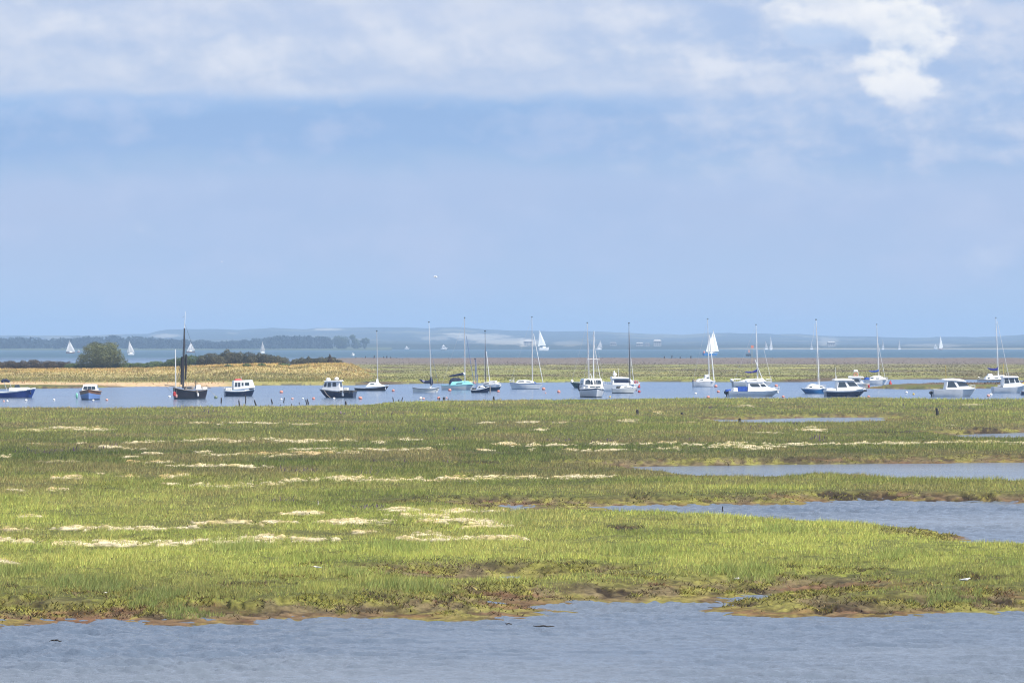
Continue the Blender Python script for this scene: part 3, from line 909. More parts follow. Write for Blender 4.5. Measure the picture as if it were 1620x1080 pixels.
def leaf_cloud(rng, lobes, n, size, fill=0.35, flat=1.0):
    """leaf-sized faces spread through and over ellipsoid lobes; returns verts, faces, per-vertex shade id"""
    vol = np.array([(l[3] * l[4] * l[5]) ** (2 / 3.) for l in lobes])
    pick = rng.choice(len(lobes), n, p=vol / vol.sum())
    L = np.array(lobes)[pick]
    d = rng.normal(0, 1, (n, 3))
    d /= np.linalg.norm(d, axis=1)[:, None]
    r = np.where(rng.uniform(0, 1, n) < fill, rng.uniform(0.3, 1.0, n), rng.uniform(0.86, 1.08, n))
    r = r * (1 + 0.16 * np.sin(d[:, 0] * 5 + pick * 2.1) * np.cos(d[:, 2] * 6 + pick) + 0.08 * np.sin(d[:, 1] * 11 + pick))
    c = L[:, :3] + d * r[:, None] * L[:, 3:6]
    nrm = d + rng.normal(0, 0.55, (n, 3)) + np.array([0, 0, .15])
    nrm /= np.linalg.norm(nrm, axis=1)[:, None]
    ref = np.cross(nrm, rng.normal(0, 1, (n, 3)))
    ref /= np.linalg.norm(ref, axis=1)[:, None]
    b = np.cross(nrm, ref)
    s = size * rng.uniform(0.6, 1.4, n)[:, None]
    v = np.stack([c - ref * s, c - b * s * .6, c + ref * s, c + b * s * .6], 1)
    return v.reshape(-1, 3), np.arange(n * 4).reshape(-1, 4), np.repeat(pick, 4)


MAT_LEAF = attr_mat('foliage', 0.7, 0.0, translucent=0.2, spec=0.25)
MAT_BARK = mat('bark', (0.10, 0.08, 0.06), 0.9, var=0.3)


def foliage(name, rng, lobes, n, size, c1, c2, parent, fill=0.35):
    v, f, pk = leaf_cloud(rng, lobes, n, size, fill)
    v[:, 2] = np.maximum(v[:, 2], 0.02)
    k = rng.uniform(0, 1, n)
    lobe_t = rng.uniform(0, 1, len(lobes))[pk[::4]]
    t = np.clip(0.55 * k + 0.45 * lobe_t, 0, 1)[:, None]
    c = np.array(c1) * (1 - t) + np.array(c2) * t
    c = c * (1 + rng.normal(0, .16, (n, 1))) * 1.35
    return np_mesh(name, v, f, MAT_LEAF, parent, cols=np.repeat(np.clip(c, .01, .8), 4, axis=0))


def ground_z(x, y):
    """height of the land at a world point, from the grid"""
    v = np.interp(-(HY + CAM_H * FP / y), -yv, np.arange(NR))
    u = ((x / y * FP + 810) - XV0) / (XV1 - XV0) * (NC - 1)
    return float(bil(HZ, np.array([u]), np.array([v]))[0])


def dune_tree():
    D = 835.0
    x = (160 - 810) / FP * D
    gz = ground_z(x, D)
    root = empty('evergreen_tree', (x, D, gz))
    tag(root, 'round dark evergreen tree standing alone above the dune hedge', 'tree')
    s = D / FP
    lobes = []
    # outline read from the photo, px relative to (160,576)
    for lx, ly, rx, ry, dy in [(-13, 24, 14, 12, 0), (12, 26, 13, 11, .5), (0, 20, 16, 14, -1.5), (-24, 11, 11, 10, .5), (24, 14, 12, 10, -.4), (32, 7, 9, 8, .3), (8, 12, 20, 12, -2),
                               (-10, 9, 18, 11, -1.6), (-33, 6, 7, 6, .2), (-21, 27, 9, 5, .6), (17, 32, 10, 5, .4), (-10, 33, 9, 5, -.2), (20, 20, 13, 9, -1.2), (-30, 14, 7, 5, 0), (0, 28, 10, 8, -1)]:
        lobes.append((lx * s, dy, ly * s + 1.75 - gz, rx * s, 1.0 + ry * s, ry * s))
    rng = np.random.default_rng(11)
    for i in range(26):
        a = rng.uniform(0, 6.28)
        lobes.append((math.cos(a) * rng.uniform(1, 3.6), math.sin(a) * 2.2, rng.uniform(1.2, 3.6) + 1.0 - gz, .7, .7, .5))
    foliage('crown', rng, lobes, 16000, 0.11, lin(52, 62, 40, .75), lin(128, 132, 88, .8), root)
    mb = MB()
    mb.tube([(0, 0, -.3), (.1, 0, .8), (-.2, .2, 2.0)], [.32, .24, .12], 8)
    for a, b, c_ in [(-2.6, .4, 2.0), (2.4, -.5, 2.2), (1.2, .8, 3.2), (-1.2, -.6, 3.3)]:
        MB().tube([(.1, 0, .5), (a * .5, b * .5, c_ * .6), (a, b, c_)], [.2, .13, .05], 6).build('limb', MAT_BARK, root)
    mb.build('trunk', MAT_BARK, root, smooth=True)


dune_tree()

# hedge and gorse bushes along the back of the dune: (x, half width px, top y, foot y, distance, tone, label)
GREY, GRN, BRN = (lin(58, 58, 42, .7), lin(112, 108, 78, .7)), (lin(56, 68, 38, .7), lin(108, 124, 66, .75)), (lin(56, 46, 36, .7), lin(104, 90, 64, .7))
BUSHES = [(-60, 70, 569, 584, 850, BRN, None), (14, 34, 570, 583, 850, BRN, 'dark brown scrub bush at the edge of the photo behind the dune'), (54, 32, 568, 583, 850, BRN, 'dark scrub bush behind the dune above the blue launch'),
          (92, 30, 570.5, 584, 850, BRN, 'low brown scrub bush just left of the round evergreen tree'), (128, 26, 573, 584, 838, GRN, 'low green bush at the left foot of the round evergreen tree'),
          (172, 30, 573, 584, 836, GRN, 'low green bush at the right foot of the round evergreen tree'), (212, 30, 573, 584, 842, GRN, 'flat green bush right of the round evergreen tree'),
          (250, 26, 571, 581, 845, GRN, 'flat green bush left of the black gaff boat mast'), (282, 20, 565, 579, 842, GRN, 'rounded green gorse bush behind the small white mizzen mast'),
          (306, 26, 561, 578, 840, GRN, 'green gorse bush behind the furled black sails'), (334, 22, 557.5, 577, 838, GREY, 'grey green gorse bush forming the left shoulder of the mound'),
          (360, 20, 553.5, 576, 840, GREY, 'tall dark gorse bush at the crest of the mound'), (388, 24, 554, 576, 842, GREY, 'broad dark gorse bush right of the mound crest'),
          (416, 24, 557, 577, 840, GREY, 'dark gorse bush on the right slope of the mound'), (440, 16, 562.5, 580, 836, GREY, 'low dark gorse bush at the right end of the mound'),
          (449, 10, 574, 588, 770, GRN, 'small dark bush in the straw grass below the mound'), (477, 16, 565, 573, 850, GREY, 'low bush on the dune skyline right of the mound'),
          (489, 8, 563, 572, 850, GREY, 'small round bush on the dune skyline'), (516, 24, 564, 573, 850, GREY, 'flat grey bush on the dune skyline near the right end'),
          (362, 7, 581.5, 588, 750, GRN, 'small green shrub in the straw grass above the white cruiser wheelhouse'), (390, 6, 583, 589, 748, GRN, 'tiny green shrub in the straw grass right of the shrub pair'),
          (414, 6, 582, 589, 750, GRN, 'tiny dark shrub in the straw grass left of the lone bush'), (522, 3, 560.5, 571, 846, BRN, 'narrow dark upright bush on the dune skyline')]
for i, (bx, hw, ty, fy, D, tone_c, lab) in enumerate(BUSHES):
    x = (bx - 810) / FP * D
    gz = ground_z(x, D)
    s = D / FP
    topz = CAM_H - (ty - HY) * s
    h = max(topz - gz, 0.5)
    root = empty('gorse_bush', (x, D, gz))
    tag(root, lab or 'dark scrub bush outside the left edge behind the dune', 'bush', 'bushes along the back of the dune')
    rng = np.random.default_rng(100 + i)
    w = hw * s * 1.12
    nl = max(3, int(w / 0.7))
    lobes = []
    for k in range(nl):
        u = -1 + 2 * (k + .5) / nl + rng.uniform(-.1, .1)
        hh = h * (1 - 0.35 * abs(u) ** 2.2) * rng.uniform(.86, 1.0)
        rx = max(w / nl * 1.5, .35)
        lobes.append((u * (w - rx * .6), rng.uniform(-.8, .8) * min(1, w / 2), hh * .5, rx, min(1.3, w), hh * .5))
    n = int(900 + w * h * 900)
    foliage('foliage', rng, lobes, min(n, 9000), 0.10, tone_c[0], tone_c[1], root, fill=.4)
    for k in range(min(nl, 3)):
        lx = lobes[k * nl // min(nl, 3)]
        MB().tube([(lx[0] * .7, 0, -.2), (lx[0], lx[1] * .5, h * .5)], [.06, .03], 5).build('stem', MAT_BARK, root)


# wooded headland on the far left with four trees one can tell apart at its end
def far_woods():
    D0 = 4250.0
    pxs = np.linspace(-1300, 620, 120)
    hb = MB()
    rows = []
    for j, (d, z) in enumerate([(4150, -1), (4180, .6), (4260, 1.4), (4700, 2.5), (4900, 2.0)]):
        rows.append([((p - 810) / FP * d, d, z) for p in pxs])
    n = len(pxs)
    hb.add([p for r in rows for p in r], [(j * n + i, j * n + i + 1, (j + 1) * n + i + 1, (j + 1) * n + i) for j in range(4) for i in range(n - 1)])
    tag(hb.build('headland', mat('headland_turf', lin(80, 92, 60, .7), 0.95, var=.3, vscale=.02)), kind='structure')
    tx = [-1300, 0, 30, 60, 78, 100, 110, 130, 150, 190, 205, 222, 240, 262, 285, 310, 330, 350, 370, 385, 400, 420, 432, 450, 470, 485, 505, 522]
    ty = [533, 533.5, 533, 534, 536, 534, 533, 532, 530.5, 530.5, 532.5, 532, 533, 536.5, 536, 537, 540, 541, 538, 538, 535.5, 535.5, 532, 530.5, 531, 530, 531, 533]
    rng = np.random.default_rng(5)
    V, F, CC = [], [], []
    b = 0
    for i in range(560):
        p = rng.uniform(-500, 522) if i > 120 else rng.uniform(250, 522)
        d = rng.uniform(4230, 4600)
        top = CAM_H + (HY - (np.interp(p, tx, ty) + rng.uniform(-.6, 3.5))) / FP * d
        x = (p - 810) / FP * d
        r = rng.uniform(3.5, 6.5)
        lob = [(x + rng.normal(0, r * .5), d + rng.normal(0, 3), top * f, r * rng.uniform(.6, 1), r, top * .3) for f in (.25, .45, .68)]
        v, f, pk = leaf_cloud(rng, lob, 170, 1.3, .2)
        v[:, 2] = np.maximum(v[:, 2], .5)
        V.append(v)
        F.append(f + b)
        b += len(v)
        t = rng.uniform(.5, 1.3)
        CC.append(np.tile(np.array(lin(42, 58, 60, .6)) * t, (len(v), 1)))  # blue of the distant haze tinted into the leaf colour
    o = np_mesh('woodland', np.concatenate(V), np.concatenate(F), MAT_LEAF, cols=np.concatenate(CC))
    tag(o, 'dark hazy mass of woodland on the far shore at left', 'woodland', kind='stuff')
    for (p, hw, ty_, lab, lobs) in [(535, 9, 531, 'hazy round tree joined to the end of the far wood', [(0, .62, 1, .38), (.3, .35, .8, .3)]),
                                    (544, 9, 532.5, 'hazy broad low tree second from the end of the far wood', [(0, .55, 1, .45), (-.3, .3, .8, .3)]),
                                    (561, 8, 530, 'hazy tall tree leaning left with a narrow double crown', [(-.45, .85, .6, .16), (0, .6, .6, .2), (.35, .32, 1, .32)]),
                                    (577, 6.5, 535, 'hazy top heavy tree standing last beyond the end of the far wood', [(.1, .74, 1, .26), (.0, .4, .45, .3)])]:
        D = 4240.0
        x = (p - 810) / FP * D
        top = CAM_H + (HY - ty_) / FP * D
        root = empty('far_tree', (x, D, 1.0))
        tag(root, lab, 'tree', 'separate trees at the end of the far wood')
        w = hw / FP * D
        foliage('crown', rng, [(a * w, 0, (top - 1) * bz, w * c_, w, (top - 1) * e_) for a, bz, c_, e_ in lobs], 2600, .5, lin(52, 66, 42, .7), lin(84, 96, 60, .7), root)
        mb = MB()
        mb.tube([(0, 0, -.5), (0, 0, top * .4), (0.2, 0, top * .7)], [.6, .45, .2], 7)
        mb.build('trunk', MAT_BARK, root)


far_woods()

MAT_RENDER = mat('pale_render', (0.40, 0.39, 0.37), 0.8, var=.08, vscale=.3)
MAT_SLATE = mat('slate_roof', (0.20, 0.20, 0.21), 0.8, var=.2, vscale=.3)
MAT_GLASS = mat('dark_glass', (0.035, 0.05, 0.065), 0.08, spec=0.7)
for p, w, ytop, lab in [(970, 10, 541, 'small square pale building on the far shore'), (1012, 11, 541.5, 'low wide pale building on the far shore'), (1024, 8, 542.5, 'smallest pale house on the far shore between two larger ones'),
                        (1040, 12, 537, 'tallest pale building on the far shore'), (835, 13, 537.5, 'pale block building on the far shore left of the large white sail'), (1315, 12, 540, 'faint pale block building on the far shore beside a blue boat mast')]:
    D = 4990.0
    s = D / FP
    x = (p - 810) * s
    root = empty('far_building', (x, D, 3.2))
    tag(root, lab, 'building', 'pale buildings on the far shore')
    H = CAM_H + (HY - ytop) * s - 3.2
    ww = w * s
    MB().box((0, 0, H * .38), (ww, 9, H * .78)).build('wall', MAT_RENDER, root)
    mb = MB()
    mb.add([(-ww * .54, -5, H * .77), (ww * .54, -5, H * .77), (ww * .54, 5, H * .77), (-ww * .54, 5, H * .77), (-ww * .4, 0, H), (ww * .4, 0, H)],
           [(0, 1, 5, 4), (2, 3, 4, 5), (0, 4, 3), (1, 2, 5), (0, 3, 2, 1)])
    mb.build('roof', MAT_SLATE if p in (970, 1024) else MAT_RENDER, root)
    for k in range(3):
        for q in (0.25, 0.55):
            MB().box(((k - 1) * ww * .3, -4.52, H * q), (ww * .12, .08, H * .12)).build('window', MAT_GLASS, root)

# ------------------------------------------------------------------ boats
WHITE = mat('white_gelcoat', (0.80, 0.80, 0.79), 0.25, var=.05, vscale=1.5, coat=.3)
CREAM = mat('cream_gelcoat', (0.66, 0.65, 0.60), 0.35, var=.08, vscale=1.5)
GREYW = mat('grey_white_hull', (0.69, 0.69, 0.68), 0.4, var=.10, vscale=1.2)  # greyer than the plain white, mostly on hulls
NAVY = mat('navy_paint', (0.012, 0.018, 0.05), 0.25, var=.2, vscale=1.5, coat=.3)
BLACK = mat('black_paint', (0.02, 0.017, 0.025), 0.5, var=.3, vscale=2)
BLUE = mat('blue_paint', lin(20, 60, 140, .8), 0.3, var=.12, vscale=1.5)
MIDBLUE = mat('mid_blue_paint', lin(45, 110, 165, .8), 0.35, var=.12, vscale=1.5)
SKYBLUE = mat('sky_blue_paint', lin(130, 165, 225, .75), 0.4, var=.08)
GREEN = mat('dark_green_paint', lin(16, 72, 70, .8), 0.35, var=.15)
TEAL = mat('dark_teal_paint', lin(14, 50, 78, .8), 0.35, var=.15)
TURQ = mat('turquoise_gelcoat', lin(150, 222, 226, .8), 0.4, var=.06)
ANTIF = mat('antifouling', (0.03, 0.04, 0.05), 0.7, var=.3)
CANVAS = mat('navy_canvas', (0.012, 0.018, 0.055), 0.85, var=.25, vscale=5, bump=.02)
CANVASB = mat('blue_canvas', lin(30, 80, 175, .8), 0.85, var=.2, vscale=5, bump=.02)
VIOLET = mat('violet_canvas', lin(40, 36, 140, .8), 0.85, var=.2, vscale=5)
TAN = mat('black_sailcloth', (0.018, 0.016, 0.022), 0.9, var=.4, vscale=6, bump=.03)
SAIL = mat('white_sailcloth', (0.88, 0.88, 0.86), 0.7, var=.05, vscale=.5)
ALU = mat('mast_alloy', (0.60, 0.57, 0.54), 0.4, var=.1)
DARKMAST = mat('dark_mast', (0.06, 0.055, 0.06), 0.5, var=.2)
WHITEMAST = mat('white_mast', (0.78, 0.77, 0.74), 0.45)
BLUEMAST = mat('blue_grey_mast', lin(110, 130, 175, .8), 0.45)
WOOD = mat('varnished_wood', (0.22, 0.10, 0.045), 0.45, var=.3, vscale=6)
GREYWOOD = mat('weathered_wood', (0.25, 0.21, 0.18), 0.85, var=.3, vscale=5)
ORANGE = mat('faded_orange_plastic', lin(232, 150, 130, .8), 0.55, var=.12, vscale=6)
PINK = mat('faded_pink_plastic', lin(238, 180, 165, .8), 0.55, var=.12, vscale=6)
RED = mat('red_plastic', lin(205, 60, 60, .85), 0.5, var=.12)
YELLOW = mat('yellow_plastic', lin(236, 200, 70, .85), 0.5, var=.1)
WHITEP = mat('white_plastic', (0.82, 0.81, 0.78), 0.5, var=.08, vscale=6)
RUBBER = mat('black_rubber', (0.025, 0.025, 0.028), 0.7)
ROPE = mat('mooring_rope', (0.42, 0.38, 0.32), 0.9)
STEEL = mat('steel_rail', (0.6, 0.6, 0.62), 0.3, metal=.6)
HAZY = mat('hazed_white_sailcloth', (0.6, 0.6, 0.6), 0.8, var=.1, vscale=.4)  # white sails with distance haze put into the cloth colour
FAINT = mat('faint_hazed_sailcloth', (0.42, 0.42, 0.42), 0.8)  # sails greyed further so they look fainter in the haze
REDSAIL = mat('rust_sailcloth', lin(190, 90, 70, .7), 0.8)
LBLUE = mat('bright_blue_paint', lin(60, 140, 215, .85), 0.4)


class Boat:
    """local x runs to the bow, z up from the waterline; X() and Z() turn photo pixels into local metres"""
    def __init__(s, name, label, cat, x0, x1, yw, head=0.0, bow='right', beam=None, L=None, group='boats moored in the channel'):
        s.ppm = (yw - HY) / CAM_H
        s.cx, s.yw = (x0 + x1) / 2.0, yw
        th = R(head) + (math.pi if bow == 'left' else 0)
        s.c = math.cos(th)
        span = (x1 - x0) / s.ppm
        s.B = beam or span * 0.38
        s.L = L or max((span - s.B * abs(math.sin(th)) * 0.7) / max(abs(s.c), .3), 1.5)
        s.root = empty(name, P(s.cx, yw), th)
        tag(s.root, label, cat, group)

    def X(s, px):
        return (px - s.cx) / s.ppm / (s.c if abs(s.c) > .35 else 1.0)

    def Z(s, py):
        return (s.yw - py) / s.ppm

    # half width and height of the deck edge, t from stern 0 to bow 1
    def hw(s, t):
        if t < .42:
            k = s.tw + (1 - s.tw) * math.sin(math.pi / 2 * t / .42)
        else:
            k = 1 - ((t - .42) / .58) ** s.full
        return max(s.B / 2 * k, 0.015)

    def sh(s, t):
        zs, zm, zb = s.prof
        # quadratic through stern, low point at 0.35, bow
        a = (zs * (t - .35) * (t - 1)) / ((0 - .35) * (0 - 1))
        b = (zm * t * (t - 1)) / (.35 * (.35 - 1))
        c = (zb * t * (t - .35)) / (1 * .65)
        return a + b + c

    def hull(s, ys, ym, yb, top=WHITE, low=ANTIF, stripe=None, rake=.5, tw=.75, full=2.3, wl=.80, boot=.10, sdepth=.16, srake=.08, deck=WHITE, strake=None, well=.0):
        s.tw, s.full, s.rake = tw, full, rake
        s.prof = (s.Z(ys), s.Z(ym), s.Z(yb))
        N = 20
        rows = []
        for i in range(N + 1):
            t = i / N
            w, zt = s.hw(t), s.sh(t)
            zz = [-.30, -.12, boot, zt * .45 + boot * .5, zt - sdepth, zt - .012, zt]
            row = []
            for z in zz:
                f = min(max(z / zt, 0), 1)
                k = wl + (1 - wl) * f ** .8
                if z < 0:
                    k = wl * (.55 if z < -.2 else .9)
                fl = 1 - (1 - f) * .55 * t ** 3
                x = -s.L / 2 + srake * (1 - f) * (1 - t) + t * s.L - rake * (1 - f) ** 1.3 * t ** 3
                row.append((x, w * k * fl))
            rows.append([(x, y, z) for (x, y), z in zip(row, zz)])
        mb = MB()
        M_ = len(rows[0])
        for side in (1, -1):
            vs = [(x, y * side, z) for r in rows for x, y, z in r]
            fs, mi = [], []
            for i in range(N):
                for j in range(M_ - 1):
                    q = (i * M_ + j, (i + 1) * M_ + j, (i + 1) * M_ + j + 1, i * M_ + j + 1)
                    fs.append(q if side == -1 else q[::-1])
                    mi.append(0 if j < 2 else (2 if j >= 4 else 1))
            b = len(mb.v)
            mb.v += vs
            mb.f += [tuple(k + b for k in f) for f in fs]
            mb.mi += mi
        # transom and stem
        t0 = len(rows[0])
        n1 = (N + 1) * M_
        for j in range(M_ - 1):
            mb.f.append((j, j + 1, n1 + j + 1, n1 + j))
            mb.mi.append(0 if j < 2 else (2 if j >= 4 else 1))
            e = N * M_
            mb.f.append((e + j, n1 + e + j, n1 + e + j + 1, e + j + 1))
            mb.mi.append(0 if j < 2 else (2 if j >= 4 else 1))
        h = mb.build('hull', [low, top, stripe or top], s.root, smooth=True)
        d = MB()
        dv = []
        for i in range(N + 1):
            t = i / N
            w, zt = s.hw(t) * .975, s.sh(t) - .03
            x = -s.L / 2 + t * s.L
            x = min(x, s.L / 2 - .03)
            dv += [(x, w, zt), (x, 0, zt + .05), (x, -w, zt)]
        d.add(dv, [(i * 3 + k, i * 3 + 3 + k, i * 3 + 4 + k, i * 3 + 1 + k) for i in range(N) for k in range(2)])
        d.build('deck', deck, s.root)
        if strake:
            for side in (1, -1):
                g = MB()
                g.tube([(-s.L / 2 + i / N * s.L, (s.hw(i / N) + .012) * side, s.sh(i / N) - .03) for i in range(N + 1)], .038, 5)
                g.build('rubbing_strake', strake, s.root)
        return s

    def cabin(s, poly, wb, wt, m=WHITE, name='cabin', wins=(), front=(), px=True, roof=None, wm=None):
        """profile polygon (photo pixels) given width wb at the foot and wt at the top; wins are side windows, front are (edge index, a, b, c, d)"""
        wm = wm or MAT_GLASS
        q = [(s.X(a), s.Z(b)) if px else (a, b) for a, b in poly]
        if (sum(q[i][0] * q[(i + 1) % len(q)][1] - q[(i + 1) % len(q)][0] * q[i][1] for i in range(len(q)))) < 0:
            q = q[::-1]
            rev = True
        else:
            rev = False
        z0, z1 = min(z for _, z in q), max(z for _, z in q)

        def w(z):
            return (wb + (wt - wb) * ((z - z0) / (z1 - z0)) ** 1.2) / 2
        n = len(q)
        mb = MB()
        # small chamfer on the side edges so that corners catch the light
        cx_ = sum(a for a, _ in q) / n
        cz_ = sum(b for _, b in q) / n
        vs = []
        for side in (-1, 1):
            for ins, dw in ((0.0, .045), (.045, 0.0)):
                for a, z in q:
                    dx, dz = cx_ - a, cz_ - z
                    L_ = math.hypot(dx, dz) + 1e-6
                    a2, z2 = a + dx / L_ * ins, z + dz / L_ * ins
                    vs.append((a2, side * max(w(z) - dw, .02), z2))
        fs = []
        o1, o2, o3, o4 = 0, n, 2 * n, 3 * n
        for i in range(n):
            k = (i + 1) % n
            fs.append((o1 + i, o3 + i, o3 + k, o1 + k))
            fs.append((o1 + i, o1 + k, o2 + k, o2 + i))
            fs.append((o3 + i, o4 + i, o4 + k, o3 + k))
        fs.append(tuple(o2 + i for i in range(n)))
        fs.append(tuple(o4 + i for i in range(n))[::-1])
        mb.add(vs, fs)
        c = mb.build(name, m, s.root)
        for wp in wins:
            qq = [(s.X(a), s.Z(b)) if px else (a, b) for a, b in wp]
            for side in (-1, 1):
                wmb = MB()
                k = len(qq)
                wmb.add([(a, side * (w(z) + .012), z) for a, z in qq] + [(a, side * (w(z) - .03), z) for a, z in qq],
                        [tuple(range(k)) if side < 0 else tuple(range(k))[::-1]] + [(i, (i + 1) % k, k + (i + 1) % k, k + i) for i in range(k)])
                wmb.build('window', wm, c)
        for fr in front:
            (ax, az), (bx, bz), frac, npan = fr[0], fr[1], fr[2], fr[3]
            A, B_ = ((s.X(ax), s.Z(az)), (s.X(bx), s.Z(bz))) if px else ((ax, az), (bx, bz))
            nx, nz = (B_[1] - A[1]), -(B_[0] - A[0])
            L_ = math.hypot(nx, nz)
            nx, nz = nx / L_, nz / L_
            if nx * (A[0] - cx_) < 0:
                nx, nz = -nx, -nz
            for p_ in range(npan):
                ya = -frac + 2 * frac * p_ / npan + .03
                yb = -frac + 2 * frac * (p_ + 1) / npan - .03
                wmb = MB()
                pts = []
                for (a, z) in (A, B_):
                    pts += [(a, ya * w(z), z), (a, yb * w(z), z)]
                v = [(x + nx * .015, y, z + nz * .015) for x, y, z in pts] + [(x - nx * .03, y, z - nz * .03) for x, y, z in pts]
                wmb.add(v, [(0, 1, 3, 2), (4, 6, 7, 5), (0, 4, 5, 1), (2, 3, 7, 6), (0, 2, 6, 4), (1, 5, 7, 3)])
                wmb.build('window', wm, c)
        return c

    def pole(s, name, pts, r, m=ALU, parent=None, n=6, y=0.0, y1=None):
        p3 = [(s.X(a), y if i == 0 or y1 is None else y1, s.Z(b)) for i, (a, b) in enumerate(pts)]
        return MB().tube(p3, r, n).build(name, m, parent or s.root)

    def rig(s, top, foot, m=ALU, r=.055, spread=None, forestay=None, backstay=None, furl=None, boom=None, cover=None, mhead=True, fm=None):
        ms = s.pole('mast', [foot, ((top[0] + foot[0]) / 2, (top[1] + foot[1]) / 2), top], [r, r * .95, r * .6], m)
        xt, zt = s.X(top[0]), s.Z(top[1])
        if mhead:
            MB().box((xt, 0, zt + .05), (.16, .10, .12)).build('masthead_fitting', RUBBER, ms)
        if spread:
            for y in spread:
                f = (foot[1] - y) / (foot[1] - top[1])
                xs = s.X(foot[0] + (top[0] - foot[0]) * f)
                MB().tube([(xs, -s.B * .38, s.Z(y)), (xs, 0, s.Z(y) + .05), (xs, s.B * .38, s.Z(y))], .022, 5).build('spreader', m, ms)
        for side in (-1, 1):
            xf = s.X(foot[0])
            w = s.hw(min(max(xf / s.L + .5, 0), 1)) * .9
            mid = spread[0] if spread else None
            pts = [(xf, side * w, s.Z(foot[1]) - .1)]
            if mid:
                f = (foot[1] - mid) / (foot[1] - top[1])
                pts.append((s.X(foot[0] + (top[0] - foot[0]) * f), side * s.B * .38, s.Z(mid)))
            pts.append((xt, 0, zt - .2))
            MB().tube(pts, .016, 4).build('shroud', STEEL, s.root)
        if forestay:
            MB().tube([(s.X(forestay[0][0]), 0, s.Z(forestay[0][1])), (s.X(forestay[1][0]), 0, s.Z(forestay[1][1]))], furl or .014, 6).build('forestay', fm or (WHITEMAST if furl else STEEL), s.root)
        if backstay:
            MB().tube([(xt, 0, zt), (s.X(backstay[0]), 0, s.Z(backstay[1]))], .012, 4).build('backstay', STEEL, s.root)
        if boom:
            bm = s.pole('boom', boom, .045, m)
            if cover:
                (a, b), (c_, d) = boom
                pts, rs = [], []
                for i in range(9):
                    t = i / 8
                    pts.append((s.X(a + (c_ - a) * t), 0, s.Z(b + (d - b) * t) + .08 + .10 * (1 - t)))
                    rs.append(.17 - .09 * t + .015 * math.sin(i * 2.3))
                pts.insert(0, (s.X(a), 0, s.Z(b) + .62))
                rs.insert(0, .06)
                MB().tube(pts, rs, 8).build('sail_cover', cover, bm, smooth=True)
        return ms

    def rail(s, x0, x1, zt=.55, m=STEEL, name='guard_rail', r=.016):
        """stanchions joined by a top rail round the deck edge between two pixel columns"""
        for side in (-1, 1):
            ts = [min(max((s.X(x0) + (s.X(x1) - s.X(x0)) * k / 4) / s.L + .5, .01), .985) for k in range(5)]
            top = [(-s.L / 2 + t * s.L, side * s.hw(t) * .93, s.sh(t) + zt) for t in ts]
            mb = MB()
            mb.tube(top, r, 5)
            o = mb.build(name, m, s.root)
            for p_, t in zip(top, ts):
                MB().tube([(p_[0], p_[1], s.sh(t) - .02), p_], r, 5).build('stanchion', m, o)

    def outboard(s, px_, py_, m=RUBBER, size=1.0):
        x, z = -s.L / 2 - .12, s.Z(py_)
        mb = MB()
        mb.ball((x - .06, 0, z), (.24 * size, .15 * size, .22 * size), 10, 7)
        o = mb.build('outboard_motor', m, s.root, smooth=True)
        MB().tube([(x, 0, z), (x - .02, 0, z - .35), (x + .02, 0, -.25)], [.09, .06, .05], 6).build('motor_leg', RUBBER, o)

    def fender(s, px_, py_, m=ORANGE, r=.13, side=-1):
        t = min(max(s.X(px_) / s.L + .5, .0), 1)
        w = s.hw(t) * .92 + r
        x, z = s.X(px_), s.Z(py_)
        mb = MB()
        mb.tube([(x, side * w, z - r * 1.7), (x, side * w, z - r * 1.2), (x, side * w, z + r * 1.2), (x, side * w, z + r * 1.7)], [r * .4, r, r, r * .3], 8)
        o = mb.build('fender', m, s.root, smooth=True)
        MB().tube([(x, side * w, z + r * 1.6), (x, side * (w - r), s.sh(t))], .01, 4).build('fender_line', ROPE, o)


# -- the blue open launch cut by the left edge
b = Boat('open_launch', 'bright blue launch with navy bimini, cut by the left edge of the photo', 'boat', -24, 57, 629, 6)
b.hull(620, 619.5, 613, top=BLUE, stripe=WHITE, sdepth=.16, rake=.45, tw=.8, boot=.05, strake=WHITE)
b.cabin([(14, 618), (15, 613), (44, 612.5), (50, 615)], 1.5, 1.1, WHITE, 'foredeck_coaming')
b.cabin([(22, 614), (24, 608.5), (30, 608), (32, 613.5)], 1.1, .9, MAT_GLASS, 'windscreen')
MB().tube([(b.X(2), 0, b.Z(604)), (b.X(5), 0, b.Z(602.2)), (b.X(10), 0, b.Z(601.6)), (b.X(16), 0, b.Z(603.5))], [.12, .2, .2, .12], 8).build('bimini', CANVAS, b.root, smooth=True)
for a, c_ in ((6, 11), (15, 19)):
    for y in (-.5, .5):
        MB().tube([(b.X(a), y * .4, b.Z(603)), (b.X(c_), y, b.Z(617))], .022, 5).build('bimini_pole', STEEL, b.root)
b.cabin([(-20, 619), (-18, 614), (-4, 614), (-3, 619)], 1.2, 1.0, WHITE, 'engine_box')
b.fender(48, 622, CANVAS, .09)

# -- small clinker boat seen bow on
b = Boat('day_boat', 'small pale blue boat seen bow on with brown top plank and white cabin', 'boat', 125, 160, 632, -88, beam=2.35, L=5.2)
b.hull(618, 619, 615.5, top=SKYBLUE, stripe=WOOD, sdepth=.36, rake=.35, tw=.85, full=1.9, wl=.84, strake=WOOD, deck=GREYWOOD)
b.cabin([(-1.9, 1.0), (-1.8, 1.52), (-.9, 1.66), (.5, 1.64), (.95, 1.5), (1.15, 1.0)], 1.65, 1.35, WHITE, 'cabin', wins=[[(-1.5, 1.2), (-1.45, 1.48), (-.5, 1.52), (-.5, 1.2)]],
        front=[((1.13, 1.12), (.99, 1.44), .85, 3)], px=False)
mb = MB()
mb.ball((0, 0, 0), (.14, .14, .34), 8, 6)
mb.build('fender', mat('pale_green_fender', lin(140, 215, 195, .8), .5), b.root, smooth=True, loc=(1.2, -1.35, .42))

